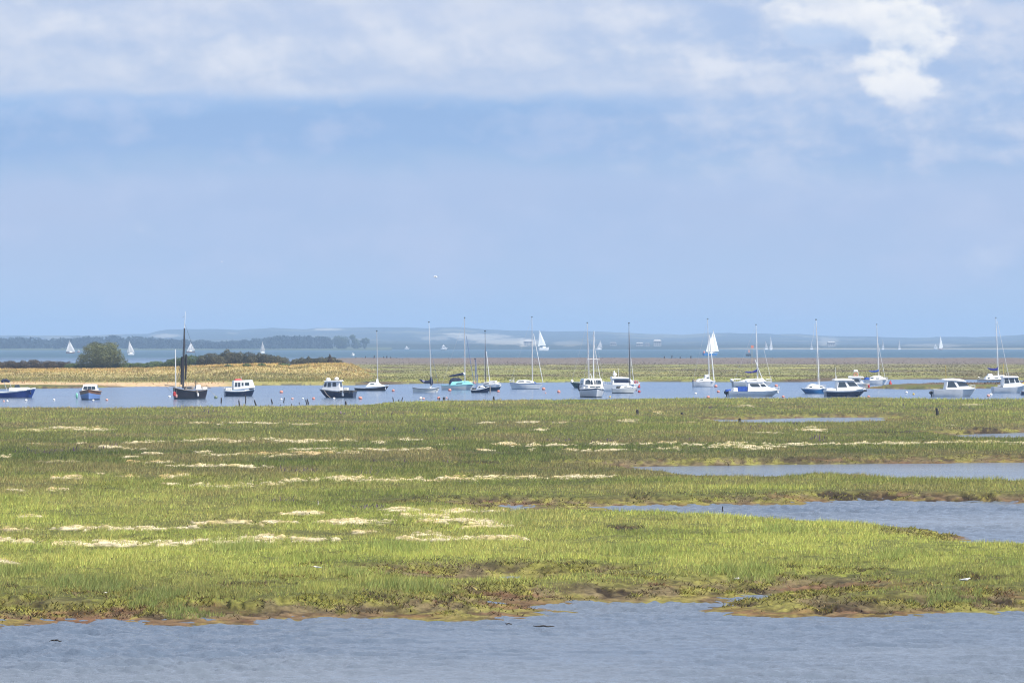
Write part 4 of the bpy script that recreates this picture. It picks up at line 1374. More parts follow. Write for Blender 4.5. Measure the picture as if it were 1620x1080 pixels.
# -- black gaff-rigged smack with white mizzen
b = Boat('gaff_ketch', 'black hulled old gaff ketch with tall dark mast, white mizzen and furled black sails', 'sailing boat', 273, 330, 631, 14, beam=1.75)
b.hull(612.5, 616.5, 616, top=BLACK, low=ANTIF, stripe=GREYWOOD, sdepth=.08, rake=.25, tw=.55, full=2.6, wl=.86, strake=GREYWOOD, deck=GREYWOOD)
ms = b.pole('mast', [(290, 614), (291, 560), (292, 519)], [.11, .10, .085], DARKMAST)
MB().tube([(b.X(292.3), .03, b.Z(524)), (b.X(292.6), .03, b.Z(510)), (b.X(293.5), .03, b.Z(493))], [.05, .035, .02], 6).build('topmast', WHITEMAST, ms)
MB().tube([(b.X(293.2), .02, b.Z(500)), (b.X(288), .02, b.Z(502.5))], .012, 4).build('burgee_stick', RUBBER, ms)
for (xa, ya), (xb, yb), r_ in [((294.5, 560), (293.6, 600), .12), ((288.0, 564), (286.8, 608), .13)]:
    pts = [(b.X(xa + (xb - xa) * i / 10), -.12, b.Z(ya + (yb - ya) * i / 10)) for i in range(11)]
    MB().tube(pts, [r_ * (.5 + .5 * math.sin(math.pi * min(i + 1, 9) / 10)) * (1 + .12 * math.sin(i * 2.1)) for i in range(11)], 8).build('furled_sail', TAN, b.root, smooth=True)
b.pole('mizzen_mast', [(278.5, 614), (278.2, 580), (277.8, 552.5)], [.06, .06, .05], WHITEMAST)
b.pole('gaff', [(281, 600), (287, 572)], .035, GREYWOOD, y=-.05)
b.pole('bumpkin', [(277, 611), (261, 608)], .045, GREYWOOD)
b.pole('bobstay', [(262, 608.5), (272, 621)], .014, RUBBER)
for side in (-1, 1):
    for xa in (286, 297):
        MB().tube([(b.X(292), 0, b.Z(524)), (b.X(xa), side * .8, b.Z(613))], .012, 4).build('shroud', RUBBER, b.root)
MB().tube([(b.X(292.5), 0, b.Z(512)), (b.X(328), 0, b.Z(615))], .012, 4).build('forestay', RUBBER, b.root)
b.pole('bowsprit', [(318, 614), (333, 613)], .05, GREYWOOD)
b.cabin([(292, 616), (293, 611), (304, 610), (306, 616)], .9, .75, GREYWOOD, 'deckhouse', wins=[[(295, 614.5), (295, 612.2), (302, 612), (302, 614.5)]])
b.cabin([(308, 616), (309, 609.5), (316, 608.5), (318, 616)], .7, .6, WHITE, 'cockpit_tent')
b.cabin([(319, 616), (320, 612), (327, 612), (327, 616)], .6, .5, CREAM, 'deck_locker')
MB().tube([(b.X(309), -.3, b.Z(615)), (b.X(309), -.3, b.Z(601.5))], .05, 6).build('samson_post', RUBBER, b.root)
for px_, py_, m_ in [(275, 623, RED), (278, 626, PINK), (311, 624, WHITEP), (309, 619, GREYWOOD)]:
    b.fender(px_, py_, m_, .15 if m_ is RED else .11)
MB().tube([(b.X(330), 0, b.Z(616)), (b.X(337), -.1, b.Z(623)), (b.X(342), -.2, b.Z(628.5))], .018, 5).build('mooring_line', ROPE, b.root)

# -- navy cruiser with white wheelhouse
b = Boat('motor_cruiser', 'small navy motor cruiser with white wheelhouse and red roof rack, right of the black ketch', 'motor boat', 353.5, 404, 626.5, 12, beam=1.6)
b.hull(617, 618, 614.5, top=NAVY, stripe=WHITE, sdepth=.13, rake=.3, tw=.85, full=2.6, boot=.06, strake=WHITE)
b.cabin([(368, 616), (368.5, 601.8), (398, 600.8), (402, 613)], 1.35, 1.15, WHITE, 'wheelhouse',
        wins=[[(370, 611.5), (370.8, 604.8), (374.5, 604.8), (374.3, 611.5)], [(375.3, 611.5), (375.5, 604.8), (379, 604.8), (379, 611.5)], [(381, 610), (381, 605), (384, 605), (384, 610)],
              [(386, 609.5), (386, 605), (392.5, 604.6), (393, 609.5)]], front=[((401.3, 610.4), (398.8, 603), .85, 2)])
b.cabin([(371, 602), (372, 599.3), (380, 598.9), (383, 601.6)], .9, .7, RED, 'roof_rack')
b.pole('antenna', [(382, 601), (382, 595)], .02)
b.rail(356, 366, .3)
b.rail(396, 403, .3)
b.cabin([(356, 617), (356, 613), (366, 613), (366, 617)], 1.1, 1.0, CREAM, 'engine_cover')
b.cabin([(394, 616), (394, 613.2), (398, 613), (401, 615)], .5, .4, RUBBER, 'anchor_winch')

# -- pilot type work boat, bow to the left
b = Boat('work_boat', 'navy pilot boat, bow left, with white wheelhouse and two roof domes', 'motor boat', 503.5, 564, 629, -14, 'left', beam=1.75)
b.hull(618.5, 619.5, 615.5, top=NAVY, rake=.75, tw=.9, full=2.4, boot=.05, strake=RUBBER)
b.cabin([(541, 618), (538.5, 601.6), (516, 602.5), (511, 616)], 1.3, 1.1, WHITE, 'wheelhouse',
        wins=[[(514.5, 611.5), (516, 605.2), (519, 605.2), (518.6, 611.5)], [(520.5, 611.8), (521, 605), (525.5, 605), (525.8, 611.8)], [(528.5, 611), (528.3, 604.8), (533.5, 604.6), (534.4, 611)]],
        front=[((511.9, 613), (515.2, 604.5), .88, 3), ((540.2, 612), (538.9, 604.5), .7, 1)])
b.cabin([(541.5, 602.6), (540, 601.1), (514.8, 601.9), (514, 603)], 1.4, 1.3, WHITE, 'wheelhouse_roof')
for px_, py_, r_ in [(519, 600.2, .26), (532.5, 598.8, .24)]:
    MB().ball((b.X(px_), 0, b.Z(py_)), (r_ * 1.1, r_, r_ * .75), 12, 8).build('radar_dome', WHITEP, b.root, smooth=True)
b.pole('aerial_mast', [(535, 602), (535, 587)], .022, DARKMAST)
b.cabin([(563, 619), (562, 617), (541, 617), (541, 619)], 1.5, 1.45, RUBBER, 'bulwark_cap')
b.cabin([(551, 618), (551, 613), (545, 613), (544, 618)], .7, .6, CREAM, 'winch_box')
MB().box((b.X(546), .875, b.Z(622)), (.22, .04, .55)).build('boarding_panel', WHITE, b.root)
for px_ in (540, 548, 556, 561):
    b.fender(px_, 620, RUBBER, .08, side=1)
MB().tube([(b.X(514), .6, b.Z(616)), (b.X(521), .95, b.Z(624)), (b.X(527), 1.1, b.Z(628.6))], .025, 5).build('mooring_line', ROPE, b.root)

# -- black hulled sloop, bow right
b = Boat('sailing_yacht', 'low black hulled yacht with white coachroof between the pilot boat and an orange buoy', 'sailing boat', 560, 616, 618, 6, beam=1.6)
b.hull(612.5, 613.2, 609.2, top=BLACK, stripe=WHITE, sdepth=.07, rake=.5, tw=.55, full=2.0, boot=.04, deck=WHITE)
b.cabin([(578, 612), (581, 608.6), (585, 604.6), (598, 604.4), (604, 608.5), (612, 609.5), (608, 611)], 1.05, .8, WHITE, 'coachroof', wins=[[(584.5, 608), (586, 606.4), (591, 606.4), (592, 607.8)]])
b.rig((596, 524), (597.5, 606), ALU, .05, spread=[575])
b.pole('boom', [(597, 603), (576, 604.5)], .05, DARKMAST)
b.cabin([(594.5, 606), (594.8, 599.5), (598.5, 599.5), (599, 606)], .35, .3, WHITEP, 'mast_collar_bag')
MB().box((b.X(609.5), -b.hw(.93) * 1.0 - .02, b.Z(613.5)), (.12, .05, .36)).build('hull_number_board', WHITE, b.root)

# -- grey white open yacht with black bunched sail
b = Boat('sailing_yacht', 'grey white open day sailer with navy sail bunched at the foot of its mast', 'sailing boat', 652, 696, 621, 8, beam=1.3)
b.hull(612.5, 614.3, 612.3, top=CREAM, low=GREYW, stripe=WHITE, sdepth=.07, rake=.3, tw=.6, full=2.1, strake=TEAL)
b.rig((678.5, 510), (682.6, 612), WHITEMAST, .045, forestay=((680, 545), (694, 611)), fm=BLUEMAST)
MB().tube([(b.X(x), 0, b.Z(y)) for x, y in [(663.5, 600), (668, 602.5), (673, 604), (678, 604), (681, 602)]], [.05, .16, .2, .22, .16], 8).build('boom_cover', CANVAS, b.root, smooth=True)
MB().tube([(b.X(x), 0, b.Z(y)) for x, y in [(682, 595.5), (682, 599), (682, 603), (682.4, 607), (682.8, 610)]], [.04, .17, .27, .2, .05], 8).build('furled_sail', CANVAS, b.root, smooth=True)
MB().tube([(b.X(x), -.2, b.Z(y)) for x, y in [(668, 601.6), (671, 603.5)]], .1, 6).build('sail_cover_band', mat('lilac_cloth', lin(190, 185, 215, .8), .8), b.root)
b.pole('boom', [(682, 604), (664, 601)], .035, ALU)
MB().box((b.X(691), -b.hw(.9) - .01, b.Z(616.5)), (.12, .04, .12)).build('porthole', RUBBER, b.root)

# -- turquoise topped yacht
b = Boat('sailing_yacht', 'grey hulled yacht with turquoise cabin top and navy spray hood', 'sailing boat', 697.5, 752, 616.2, 8, beam=1.75)
b.hull(608.8, 609.4, 608, top=CREAM, low=ANTIF, stripe=TURQ, sdepth=.10, rake=.5, tw=.6, full=2.0, boot=.03, deck=TURQ)
b.cabin([(711, 609), (714, 603.5), (727, 602.4), (741, 602.6), (748, 607.8)], 1.3, 1.0, TURQ, 'coachroof', wins=[[(720, 607.4), (722, 605.6), (731, 605.2), (730, 606.9)]])
b.cabin([(710.5, 607.5), (712.5, 600), (717, 597.4), (727, 597.8), (731, 602)], 1.15, .8, CANVAS, 'spray_hood', wins=[[(716.5, 603), (717.5, 599.6), (721.5, 599.2), (724, 602.4)]], front=[((730.3, 601.8), (727.5, 598.6), .7, 2)])
b.rig((735, 503), (735.4, 603), ALU, .055, spread=[561.5], forestay=((737.5, 531), (750, 607)), furl=.03, fm=BLUEMAST, backstay=(699, 609))
MB().tube([(b.X(x), 0, b.Z(y)) for x, y in [(710, 595), (716, 594.2), (725, 592.6), (733, 591)]], [.06, .12, .16, .17], 8).build('sail_cover', CANVAS, b.root, smooth=True)
MB().ball((b.X(734), 0, b.Z(591.4)), (.2, .16, .2), 8, 6).build('gooseneck', WHITEP, b.root)
b.rail(740, 750, .4)

# -- navy dinghy cruiser, bow to the right in front of the teal boat
b2 = Boat('sailing_yacht', 'teal and white yacht with bare black mast and leaning white spar', 'sailing boat', 764, 795, 618, -18, beam=1.35)
b2.hull(607, 609, 608.5, top=TEAL, low=ANTIF, stripe=WHITE, sdepth=.22, rake=.35, tw=.7, full=2.3, boot=.04)
b2.cabin([(764.5, 609), (767, 604.5), (779, 603.5), (792, 608)], 1.0, .8, WHITE, 'coachroof', wins=[[(768, 607.5), (769, 605.8), (775, 605.4), (775, 607.2)]])
b2.rig((767.3, 524), (768, 606), DARKMAST, .055, forestay=((769.3, 556), (774.8, 605)), furl=.05)
b2.rail(779, 791, .35)
b2.cabin([(775, 604), (775.5, 602.2), (785, 602), (785.5, 604)], .8, .7, GREYW, 'deck_vent')
b = Boat('sailing_dinghy', 'small navy dinghy with bare blue grey mast, overlapping the teal yacht', 'sailing boat', 744.5, 776.5, 621, -20, beam=1.2)
b.hull(615.8, 616, 611, top=NAVY, low=ANTIF, stripe=WHITE, sdepth=.09, rake=.25, tw=.7, full=2.2, boot=.03, strake=WHITE)
b.rig((751.5, 568), (753.5, 614), BLUEMAST, .05, forestay=((752.5, 569), (756.5, 612)), furl=.035, fm=BLUEMAST)
b.cabin([(755, 614.5), (757, 610.5), (762, 609.5), (767, 612.5)], .55, .45, WHITE, 'cuddy', wins=[[(758, 613), (758.5, 611.4), (761, 611), (761, 612.8)]])
b.cabin([(747, 616), (747.5, 613.5), (752, 613.2), (752.5, 616)], .5, .45, RUBBER, 'stern_bag')
MB().box((b.X(775.4), 0, b.Z(615.5)), (.07, .18, .8)).build('stem_post', GREYWOOD, b.root)

# -- white yacht in the open water at the middle
b = Boat('sailing_yacht', 'white yacht with thin blue sheer stripe and bare mast, alone in mid channel', 'sailing boat', 805.5, 860, 615, 6, beam=1.75)
b.hull(604.8, 606, 606, top=GREYW, low=ANTIF, stripe=MIDBLUE, sdepth=.09, rake=.55, srake=.35, tw=.55, full=2.0, boot=.06)
b.cabin([(815, 606), (820, 601.2), (829, 600.8), (842, 601.6), (845, 605.6)], 1.2, .95, WHITE, 'coachroof', wins=[[(818, 604), (820.5, 602.4), (828, 602.2), (829, 604)], [(832, 604), (832, 602.6), (838, 602.8), (839, 604.2)]])
b.cabin([(842, 605.8), (842.5, 603.8), (846, 603.8), (848, 605.8)], .4, .35, CANVASB, 'hatch')
b.rig((841.5, 502), (842.4, 602), ALU, .055, spread=[562], forestay=((844, 528), (859, 604.8)), furl=.045, backstay=(807, 605))
b.pole('flagstaff', [(813, 605), (813, 596.5)], .03, WHITEMAST)
b.rail(806, 813, .35)

# -- green yacht mostly hidden by the bow-on motor sailer
b = Boat('sailing_yacht', 'dark green yacht mostly hidden behind the bow on motor sailer', 'sailing boat', 902, 948, 613.5, 10, beam=1.6)
b.hull(604.5, 605.2, 602.8, top=GREEN, low=GREEN, rake=.5, srake=.55, tw=.6, full=2.0, boot=.03, strake=GREEN)
b.cabin([(917, 605), (919, 601.8), (932, 601.6), (938, 604)], 1.0, .8, GREYW, 'coachroof')
b.rig((929, 511), (932, 603), ALU, .055, spread=[557.5], backstay=(904, 604))
MB().ball((b.X(904.8), 0, b.Z(602.6)), (.2, .17, .22), 10, 7).build('horseshoe_buoy', WHITEP, b.root, smooth=True)

# -- bow-on motor sailer
b = Boat('motor_sailer', 'white motor sailer seen bow on with navy stripe and broad windscreen', 'sailing boat', 917.5, 957.5, 628, -82, beam=2.75, L=6.4)
b.hull(614, 615.2, 612.8, top=GREYW, low=ANTIF, stripe=NAVY, sdepth=.17, rake=.6, tw=.8, full=1.9, wl=.84, boot=.10, strake=WHITE)
b.cabin([(-2.4, 1.0), (-2.3, 2.0), (-1.9, 2.1), (.0, 2.12), (.25, 2.0), (.55, 1.42), (.6, 1.0)], 2.35, 2.0, WHITE, 'wheelhouse', px=False,
        wins=[[(-1.9, 1.45), (-1.85, 1.9), (-.2, 1.92), (.0, 1.45)]], front=[((.545, 1.48), (.29, 1.93), .86, 3)])
b.cabin([(.5, 1.0), (.6, 1.42), (1.7, 1.3), (2.0, 1.0)], 1.8, 1.5, WHITE, 'foredeck_trunk', px=False, front=[((1.93, 1.1), (1.75, 1.24), .75, 2)])
MB().box((-.8, 1.22, 1.05), (1.6, .08, .8)).build('side_screen', CANVAS, b.root)
MB().box((-2.0, -1.30, 1.2), (.5, .12, .7)).build('dodger', CANVAS, b.root)
ms = MB().tube([(.7, .0, 1.3), (.65, .0, 4.5), (.6, .06, 7.45)], [.075, .07, .05], 8).build('mast', WHITEMAST, b.root)
MB().tube([(.65, -.75, 4.25), (.65, 0, 4.32), (.65, .75, 4.25)], .03, 5).build('spreader', WHITEMAST, ms)
MB().tube([(.6, .06, 7.4), (3.1, .1, 1.2)], .013, 5).build('forestay', STEEL, b.root)
MB().tube([(.62, .02, 6.2), (-1.2, 1.15, 1.7)], .035, 5).build('boom_lift', WHITEMAST, b.root)
MB().tube([(.8, -.05, 1.6), (1.1, -.42, 2.65)], .05, 6).build('davit', WHITEMAST, b.root)
for side in (-1, 1):
    MB().tube([(.6, 0, 7.3), (.65, side * .75, 4.25), (.6, side * 1.25, 1.1)], .012, 4).build('shroud', STEEL, b.root)
b.fender(921, 616, RUBBER, .10, side=-1)
MB().tube([(2.9, .5, .9), (3.6, 1.2, .1), (3.9, 1.5, -.05)], .02, 5).build('mooring_line', ROPE, b.root)

# -- flybridge cruiser with navy window band
b = Boat('motor_cruiser', 'white motor cruiser with navy window band and round radar dome', 'motor boat', 952, 1013, 619, 8, beam=2.0)
b.hull(607.5, 608.2, 606, top=WHITE, low=GREYW, stripe=WHITE, rake=.7, tw=.85, full=2.2, boot=.05)
b.cabin([(967.5, 609), (967, 597), (995, 597.5), (1001, 605), (1003, 608)], 1.6, 1.35, WHITE, 'cabin', wins=[[(970, 605.2), (970.2, 600), (993, 600.5), (997, 605.2)]], wm=NAVY,
        front=[((999.8, 603.5), (996, 598.8), .85, 3)])
b.cabin([(966, 598), (967.5, 595.2), (992, 596.6), (995.5, 598.2)], 1.7, 1.5, WHITE, 'hardtop')
c_ = MB().ball((b.X(972.5), 0, b.Z(592)), (.27, .24, .22), 12, 8).build('radar_dome', WHITEP, b.root, smooth=True)
MB().tube([(b.X(972.5), 0, b.Z(596)), (b.X(972.5), 0, b.Z(592))], .09, 6).build('dome_pedestal', WHITEP, c_)
MB().ball((b.X(971.5), 0, b.Z(588.3)), (.12, .12, .14), 8, 6).build('searchlight', WHITEP, b.root, smooth=True)
b.pole('antenna', [(978.5, 596), (978.2, 582)], .018, WHITEMAST)
b.rail(955, 966, .35)
b.rail(998, 1010, .4)

b = Boat('small_cruiser', 'small red and navy topped cruiser partly hidden behind the radar dome cruiser', 'motor boat', 994, 1013, 611.5, 0, beam=1.2)
b.hull(606.3, 606.5, 605.5, top=WHITE, low=ANTIF, rake=.3, tw=.8, boot=.03)
b.cabin([(996, 606.8), (996.5, 602), (1007, 602), (1011.5, 606)], .9, .7, RED, 'cabin', wins=[[(1000, 605.4), (1000.5, 603.2), (1004, 603.2), (1004.5, 605.4)], [(1005.5, 605.4), (1005.5, 603.3), (1007.5, 603.6), (1010, 605.4)]])
b.fender(1010.8, 609, RED, .1)

b = Boat('sailing_yacht', 'small cream yacht with black masthead in front of the radar dome cruiser', 'sailing boat', 967, 1008.5, 622, 10, beam=1.45)
b.hull(613.6, 614, 611.5, top=CREAM, low=ANTIF, stripe=WHITE, sdepth=.1, rake=.45, tw=.65, full=2.0, boot=.09)
b.cabin([(979, 614), (983, 609.5), (995, 608.8), (1001, 612.3)], .95, .75, WHITE, 'coachroof', wins=[[(986, 612), (987.5, 610.6), (991.5, 610.4), (991.8, 611.8)]])
b.rig((995, 511.5), (996.5, 611), DARKMAST, .05, spread=[551.5], forestay=((998, 566), (1003.5, 611)), furl=.035, fm=GREYW)
b.cabin([(975, 614), (976, 610.6), (981, 610.4), (982, 614)], .7, .6, RUBBER, 'cockpit_cover')
b.fender(1006.5, 617, GREYWOOD, .07)

# -- white yacht behind which the blue sailing boat passes
b = Boat('sailing_yacht', 'white yacht with furled white jib below the passing pale blue sailing boat', 'sailing boat', 1094.5, 1133.5, 611.5, 12, beam=1.55)
b.hull(603.2, 603.8, 601.8, top=GREYW, low=ANTIF, stripe=GREYW, rake=.45, tw=.7, full=2.1, boot=.06)
b.cabin([(1100, 603.8), (1105, 599.2), (1114, 598), (1122, 599.5), (1127, 603)], 1.15, .9, WHITE, 'coachroof', wins=[[(1104, 602.2), (1106, 600.8), (1111, 600.4), (1111.5, 602)]])
b.cabin([(1114, 599.5), (1115, 592.8), (1121, 592), (1122, 599.5)], .7, .55, GREYW, 'sail_bag', wins=[[(1117, 598.5), (1117, 596.8), (1120.5, 596.8), (1120.5, 598.5)]])
b.rig((1119.6, 505), (1122, 600), WHITEMAST, .055, forestay=((1122.3, 530), (1129.8, 601)), furl=.075, backstay=(1096, 603))
b.cabin([(1095.5, 603.5), (1096, 600.6), (1100, 600.4), (1100.5, 603.6)], .8, .7, GREYWOOD, 'stern_locker')

# -- sloop behind the big white cruiser
b = Boat('sailing_yacht', 'white sloop with violet sail cover, half hidden behind the largest white cruiser', 'sailing boat', 1158.5, 1223, 611.5, 8, beam=1.7)
b.hull(603.5, 603.6, 603, top=CREAM, low=ANTIF, stripe=WHITE, sdepth=.14, rake=.7, tw=.6, full=1.9, boot=.05)
b.cabin([(1166, 604), (1180, 599.5), (1206, 598), (1211, 603.5)], 1.3, .9, WHITE, 'coachroof', wins=[[(1183, 602.8), (1185, 601), (1196, 600.4), (1196, 602.2)]])
b.rig((1196, 514), (1198.8, 600), WHITEMAST, .06, spread=[543], forestay=((1208.5, 552), (1220.5, 602)), furl=.02, fm=WHITEMAST, backstay=(1161, 603))
MB().tube([(b.X(x), 0, b.Z(y)) for x, y in [(1178.5, 588.4), (1185, 588.8), (1192, 588.2), (1197, 586.4), (1198.6, 582.5)]], [.05, .11, .13, .2, .07], 8).build('sail_cover', VIOLET, b.root, smooth=True)
b.pole('whisker_pole', [(1194, 569), (1205.5, 599)], .05, WHITEMAST, y=-.2)
b.pole('flagstaff', [(1189, 599), (1189, 549)], .016, YELLOW, y=-.3)
MB().box((b.X(1189.4), -.3, b.Z(548.3)), (.38, .05, .38)).build('flag', ORANGE, b.root)
b.outboard(0, 601.2, GREYW, 1.1)
b.rail(1162, 1173, .35)
b.rail(1212, 1221, .35)

# -- largest white cruiser
b = Boat('motor_cruiser', 'largest white motor cruiser with bright blue cockpit cover and outboards', 'motor boat', 1150, 1236, 627, 6, beam=2.2)
b.hull(617.6, 619, 616, top=GREYW, low=GREYW, stripe=WHITE, sdepth=.24, rake=1.0, tw=.88, full=2.2, boot=.05)
b.cabin([(1181, 619), (1182, 605.6), (1181, 603), (1205, 603), (1213, 611), (1222, 613.5), (1231, 616.5), (1220, 618.5)], 1.7, 1.3, WHITE, 'cabin',
        wins=[[(1184.5, 606.5), (1198, 606.6), (1201.5, 611.5), (1188, 611.4), (1185.5, 609.5)], [(1201, 607), (1207.5, 607.2), (1211.3, 611), (1203.6, 611.5)]], front=[((1212, 610.2), (1206.3, 604.5), .85, 3)])
b.cabin([(1165, 618.5), (1165.5, 611.8), (1181, 611.4), (1181.2, 618.5)], 1.5, 1.4, CANVASB, 'cockpit_cover')
b.cabin([(1158, 619), (1159.5, 614), (1165, 612.8), (1165.5, 619)], 1.6, 1.4, WHITE, 'aft_coaming')
b.outboard(0, 620.5, RUBBER, 1.1)
b.cabin([(1146.5, 619.5), (1148, 616), (1155, 615.2), (1156, 618.5)], .7, .5, CANVASB, 'motor_cover')
b.cabin([(1180.3, 597.2), (1181, 595.8), (1185, 595.8), (1186, 597.2)], .3, .25, RUBBER, 'horn')
b.cabin([(1179.5, 604), (1180, 602), (1204, 601.6), (1206.5, 604)], 1.5, 1.35, WHITE, 'hardtop')
b.rail(1216, 1234, .3)
# illegible dark lettering on the side
for i, (a, w_) in enumerate([(1164.5, 1.2), (1167.5, .8), (1169.5, 1), (1171.5, .8), (1173.2, .5), (1175, .8)]):
    t = b.X(a) / b.L + .5
    MB().box((b.X(a), -b.hw(t) * .93 - .01, b.Z(622.6)), (w_ / b.ppm * .9, .03, .085)).build('hull_letter', BLUEMAST, b.root)
MB().ball((b.L / 2 - .35, -.25, b.Z(620.5)), (.10, .1, .17), 8, 6).build('bow_fender', WHITEP, b.root, smooth=True)

# -- small blue-hulled sloop and navy cruiser
b = Boat('sailing_yacht', 'small mid blue sloop with white deck touching the stern of the navy cruiser', 'sailing boat', 1266, 1309, 622.5, 12, beam=1.55)
b.hull(613.8, 614.5, 613.5, top=MIDBLUE, low=TEAL, stripe=WHITE, sdepth=.12, rake=.3, srake=.6, tw=.6, full=2.1, boot=.04)
b.cabin([(1275, 614.3), (1279, 609), (1284, 607), (1291, 607.8), (1301, 611), (1304, 614)], 1.1, .8, WHITE, 'coachroof', wins=[[(1277.5, 612.6), (1280, 610.6), (1283, 611.2), (1283.5, 612.6)], [(1295, 612.4), (1296, 611), (1300, 611.8), (1300.5, 613)]])
b.rig((1291, 506), (1296, 609.5), WHITEMAST, .055, spread=[560], forestay=((1289, 512), (1285.5, 540)), fm=GREYW)
b.rail(1300, 1307, .4)

b = Boat('motor_cruiser', 'navy hulled motor cruiser with white wheelhouse at the edge of the grass', 'motor boat', 1303, 1371, 627.3, 8, beam=1.95)
b.hull(617, 617.5, 615.2, top=NAVY, low=NAVY, stripe=WHITE, sdepth=.17, rake=.75, tw=.88, full=2.3, boot=.03, strake=WHITE)
b.cabin([(1321, 618), (1323.5, 601), (1348, 601), (1357, 611), (1366, 614.5), (1352, 617)], 1.6, 1.25, WHITE, 'wheelhouse',
        wins=[[(1323.5, 612.2), (1325.2, 604), (1334.5, 604), (1338, 612)], [(1337.5, 604), (1350, 604.2), (1355.5, 610.3), (1342, 610.6)]], front=[((1355.8, 610), (1349.5, 602.8), .85, 3)])
b.cabin([(1317.5, 601), (1319, 599.2), (1334, 598.4), (1346, 599.4), (1351, 602)], 1.6, 1.35, WHITE, 'hardtop')
b.cabin([(1305, 618), (1306, 614), (1314, 613.6), (1320, 614.5), (1321, 618)], 1.4, 1.2, GREYW, 'cockpit_seats')
b.pole('antenna', [(1321.5, 599), (1321.5, 581)], .018, WHITEMAST)
b.pole('antenna', [(1324.5, 599), (1324.5, 593.5)], .025, WHITEMAST, y=.3)
MB().box((b.X(1369.5), 0, b.Z(618)), (.3, .2, .2)).build('anchor', RUBBER, b.root)
b.rail(1352, 1368, .25)

# -- angler's boat with red lifebuoy on its roof
b = Boat('fishing_cruiser', 'white fishing boat with roof radar and red lifebuoy behind the navy cruiser', 'motor boat', 1339, 1377, 613.5, -10, beam=1.5)
b.hull(606, 607, 606, top=WHITE, low=GREYW, rake=.4, tw=.85, boot=.03)
b.cabin([(1343, 607), (1345, 597.2), (1360, 597), (1365.5, 605.6), (1372, 607)], 1.2, 1.0, WHITE, 'wheelhouse', wins=[[(1347, 604), (1348, 599.2), (1358.5, 599.2), (1361.5, 604)]], front=[((1364.6, 604.6), (1360.6, 598.4), .85, 2)])
b.cabin([(1342, 597.6), (1343, 594.6), (1364, 595), (1367, 597.4)], 1.3, 1.15, WHITE, 'hardtop')
MB().tube([(b.X(1351.5), 0, b.Z(595)), (b.X(1351), 0, b.Z(587.5))], .03, 6).build('radar_post', ALU, b.root)
MB().tube([(b.X(1358.5), 0, b.Z(595)), (b.X(1358), 0, b.Z(587.5))], .03, 6).build('radar_post', ALU, b.root)
b.cabin([(1350.5, 588), (1350.8, 585), (1356, 584.6), (1357.5, 588)], .5, .4, WHITEP, 'radar_scanner')
mb = MB()
mb.tube([(b.X(1354) + .26 * math.cos(k * .6283), -.35 + .08, b.Z(592.5) + .22 * math.sin(k * .6283)) for k in range(11)], .07, 6)
mb.build('lifebuoy', ORANGE, b.root, smooth=True)
b.fender(1374.5, 611, RED, .13)

b = Boat('sailing_yacht', 'white yacht with royal blue sail cover and blue sprayhood above the mud bar', 'sailing boat', 1367, 1406, 608.3, 8, beam=1.55)
b.hull(600.5, 601.3, 600.3, top=GREYW, low=TEAL, stripe=GREYW, rake=.45, tw=.65, full=2.0, boot=.05)
b.cabin([(1374, 601.3), (1376, 596.8), (1383, 594.2), (1392, 594.4), (1399, 597.6), (1402, 600.5)], 1.15, .85, WHITE, 'coachroof', wins=[[(1375.5, 598.8), (1377, 597), (1380.5, 597), (1381, 598.8)], [(1384, 599), (1384.5, 597.8), (1389, 598), (1389, 599.2)]])
b.cabin([(1367.5, 600.5), (1368, 597), (1373, 596.4), (1374, 600.6)], 1.0, .8, CANVASB, 'sprayhood')
b.rig((1387, 513.5), (1390.6, 595), WHITEMAST, .055, spread=[561], forestay=((1389.2, 543), (1400.5, 598)), furl=.03, fm=GREYW)
MB().tube([(b.X(x), 0, b.Z(y)) for x, y in [(1374.5, 586.8), (1380, 587.8), (1385, 587.6), (1389.5, 586.3), (1390.6, 583.6)]], [.05, .11, .13, .17, .06], 8).build('sail_cover', CANVASB, b.root, smooth=True)
b.rail(1399, 1405, .35)

# -- white cabin cruiser on the right
b = Boat('motor_cruiser', 'plain white cabin cruiser with thin radio aerial left of the pink and white buoys', 'motor boat', 1474, 1545, 627.3, 6, beam=1.9)
b.hull(615.3, 616, 614.6, top=GREYW, low=GREYW, stripe=WHITE, sdepth=.1, rake=.7, tw=.88, full=2.2, boot=.05)
b.cabin([(1494, 615.5), (1496, 601), (1517, 600.5), (1532, 611), (1543, 614.6), (1530, 616)], 1.6, 1.25, WHITE, 'wheelhouse',
        wins=[[(1496.5, 612.4), (1498, 603.5), (1507, 603.6), (1512, 612.2)], [(1511.5, 604), (1524.5, 604.4), (1531, 610), (1515.5, 610.6)]], front=[((1530.5, 609.8), (1519, 602), .8, 3)])
b.cabin([(1490.5, 600.5), (1493, 598.8), (1507, 598.2), (1521, 599.8), (1527.5, 603.4)], 1.6, 1.3, WHITE, 'hardtop')
b.pole('antenna', [(1496.5, 600), (1496, 578)], .016, YELLOW)
b.rail(1534, 1544, .42)
b.outboard(0, 621, RUBBER, .9)

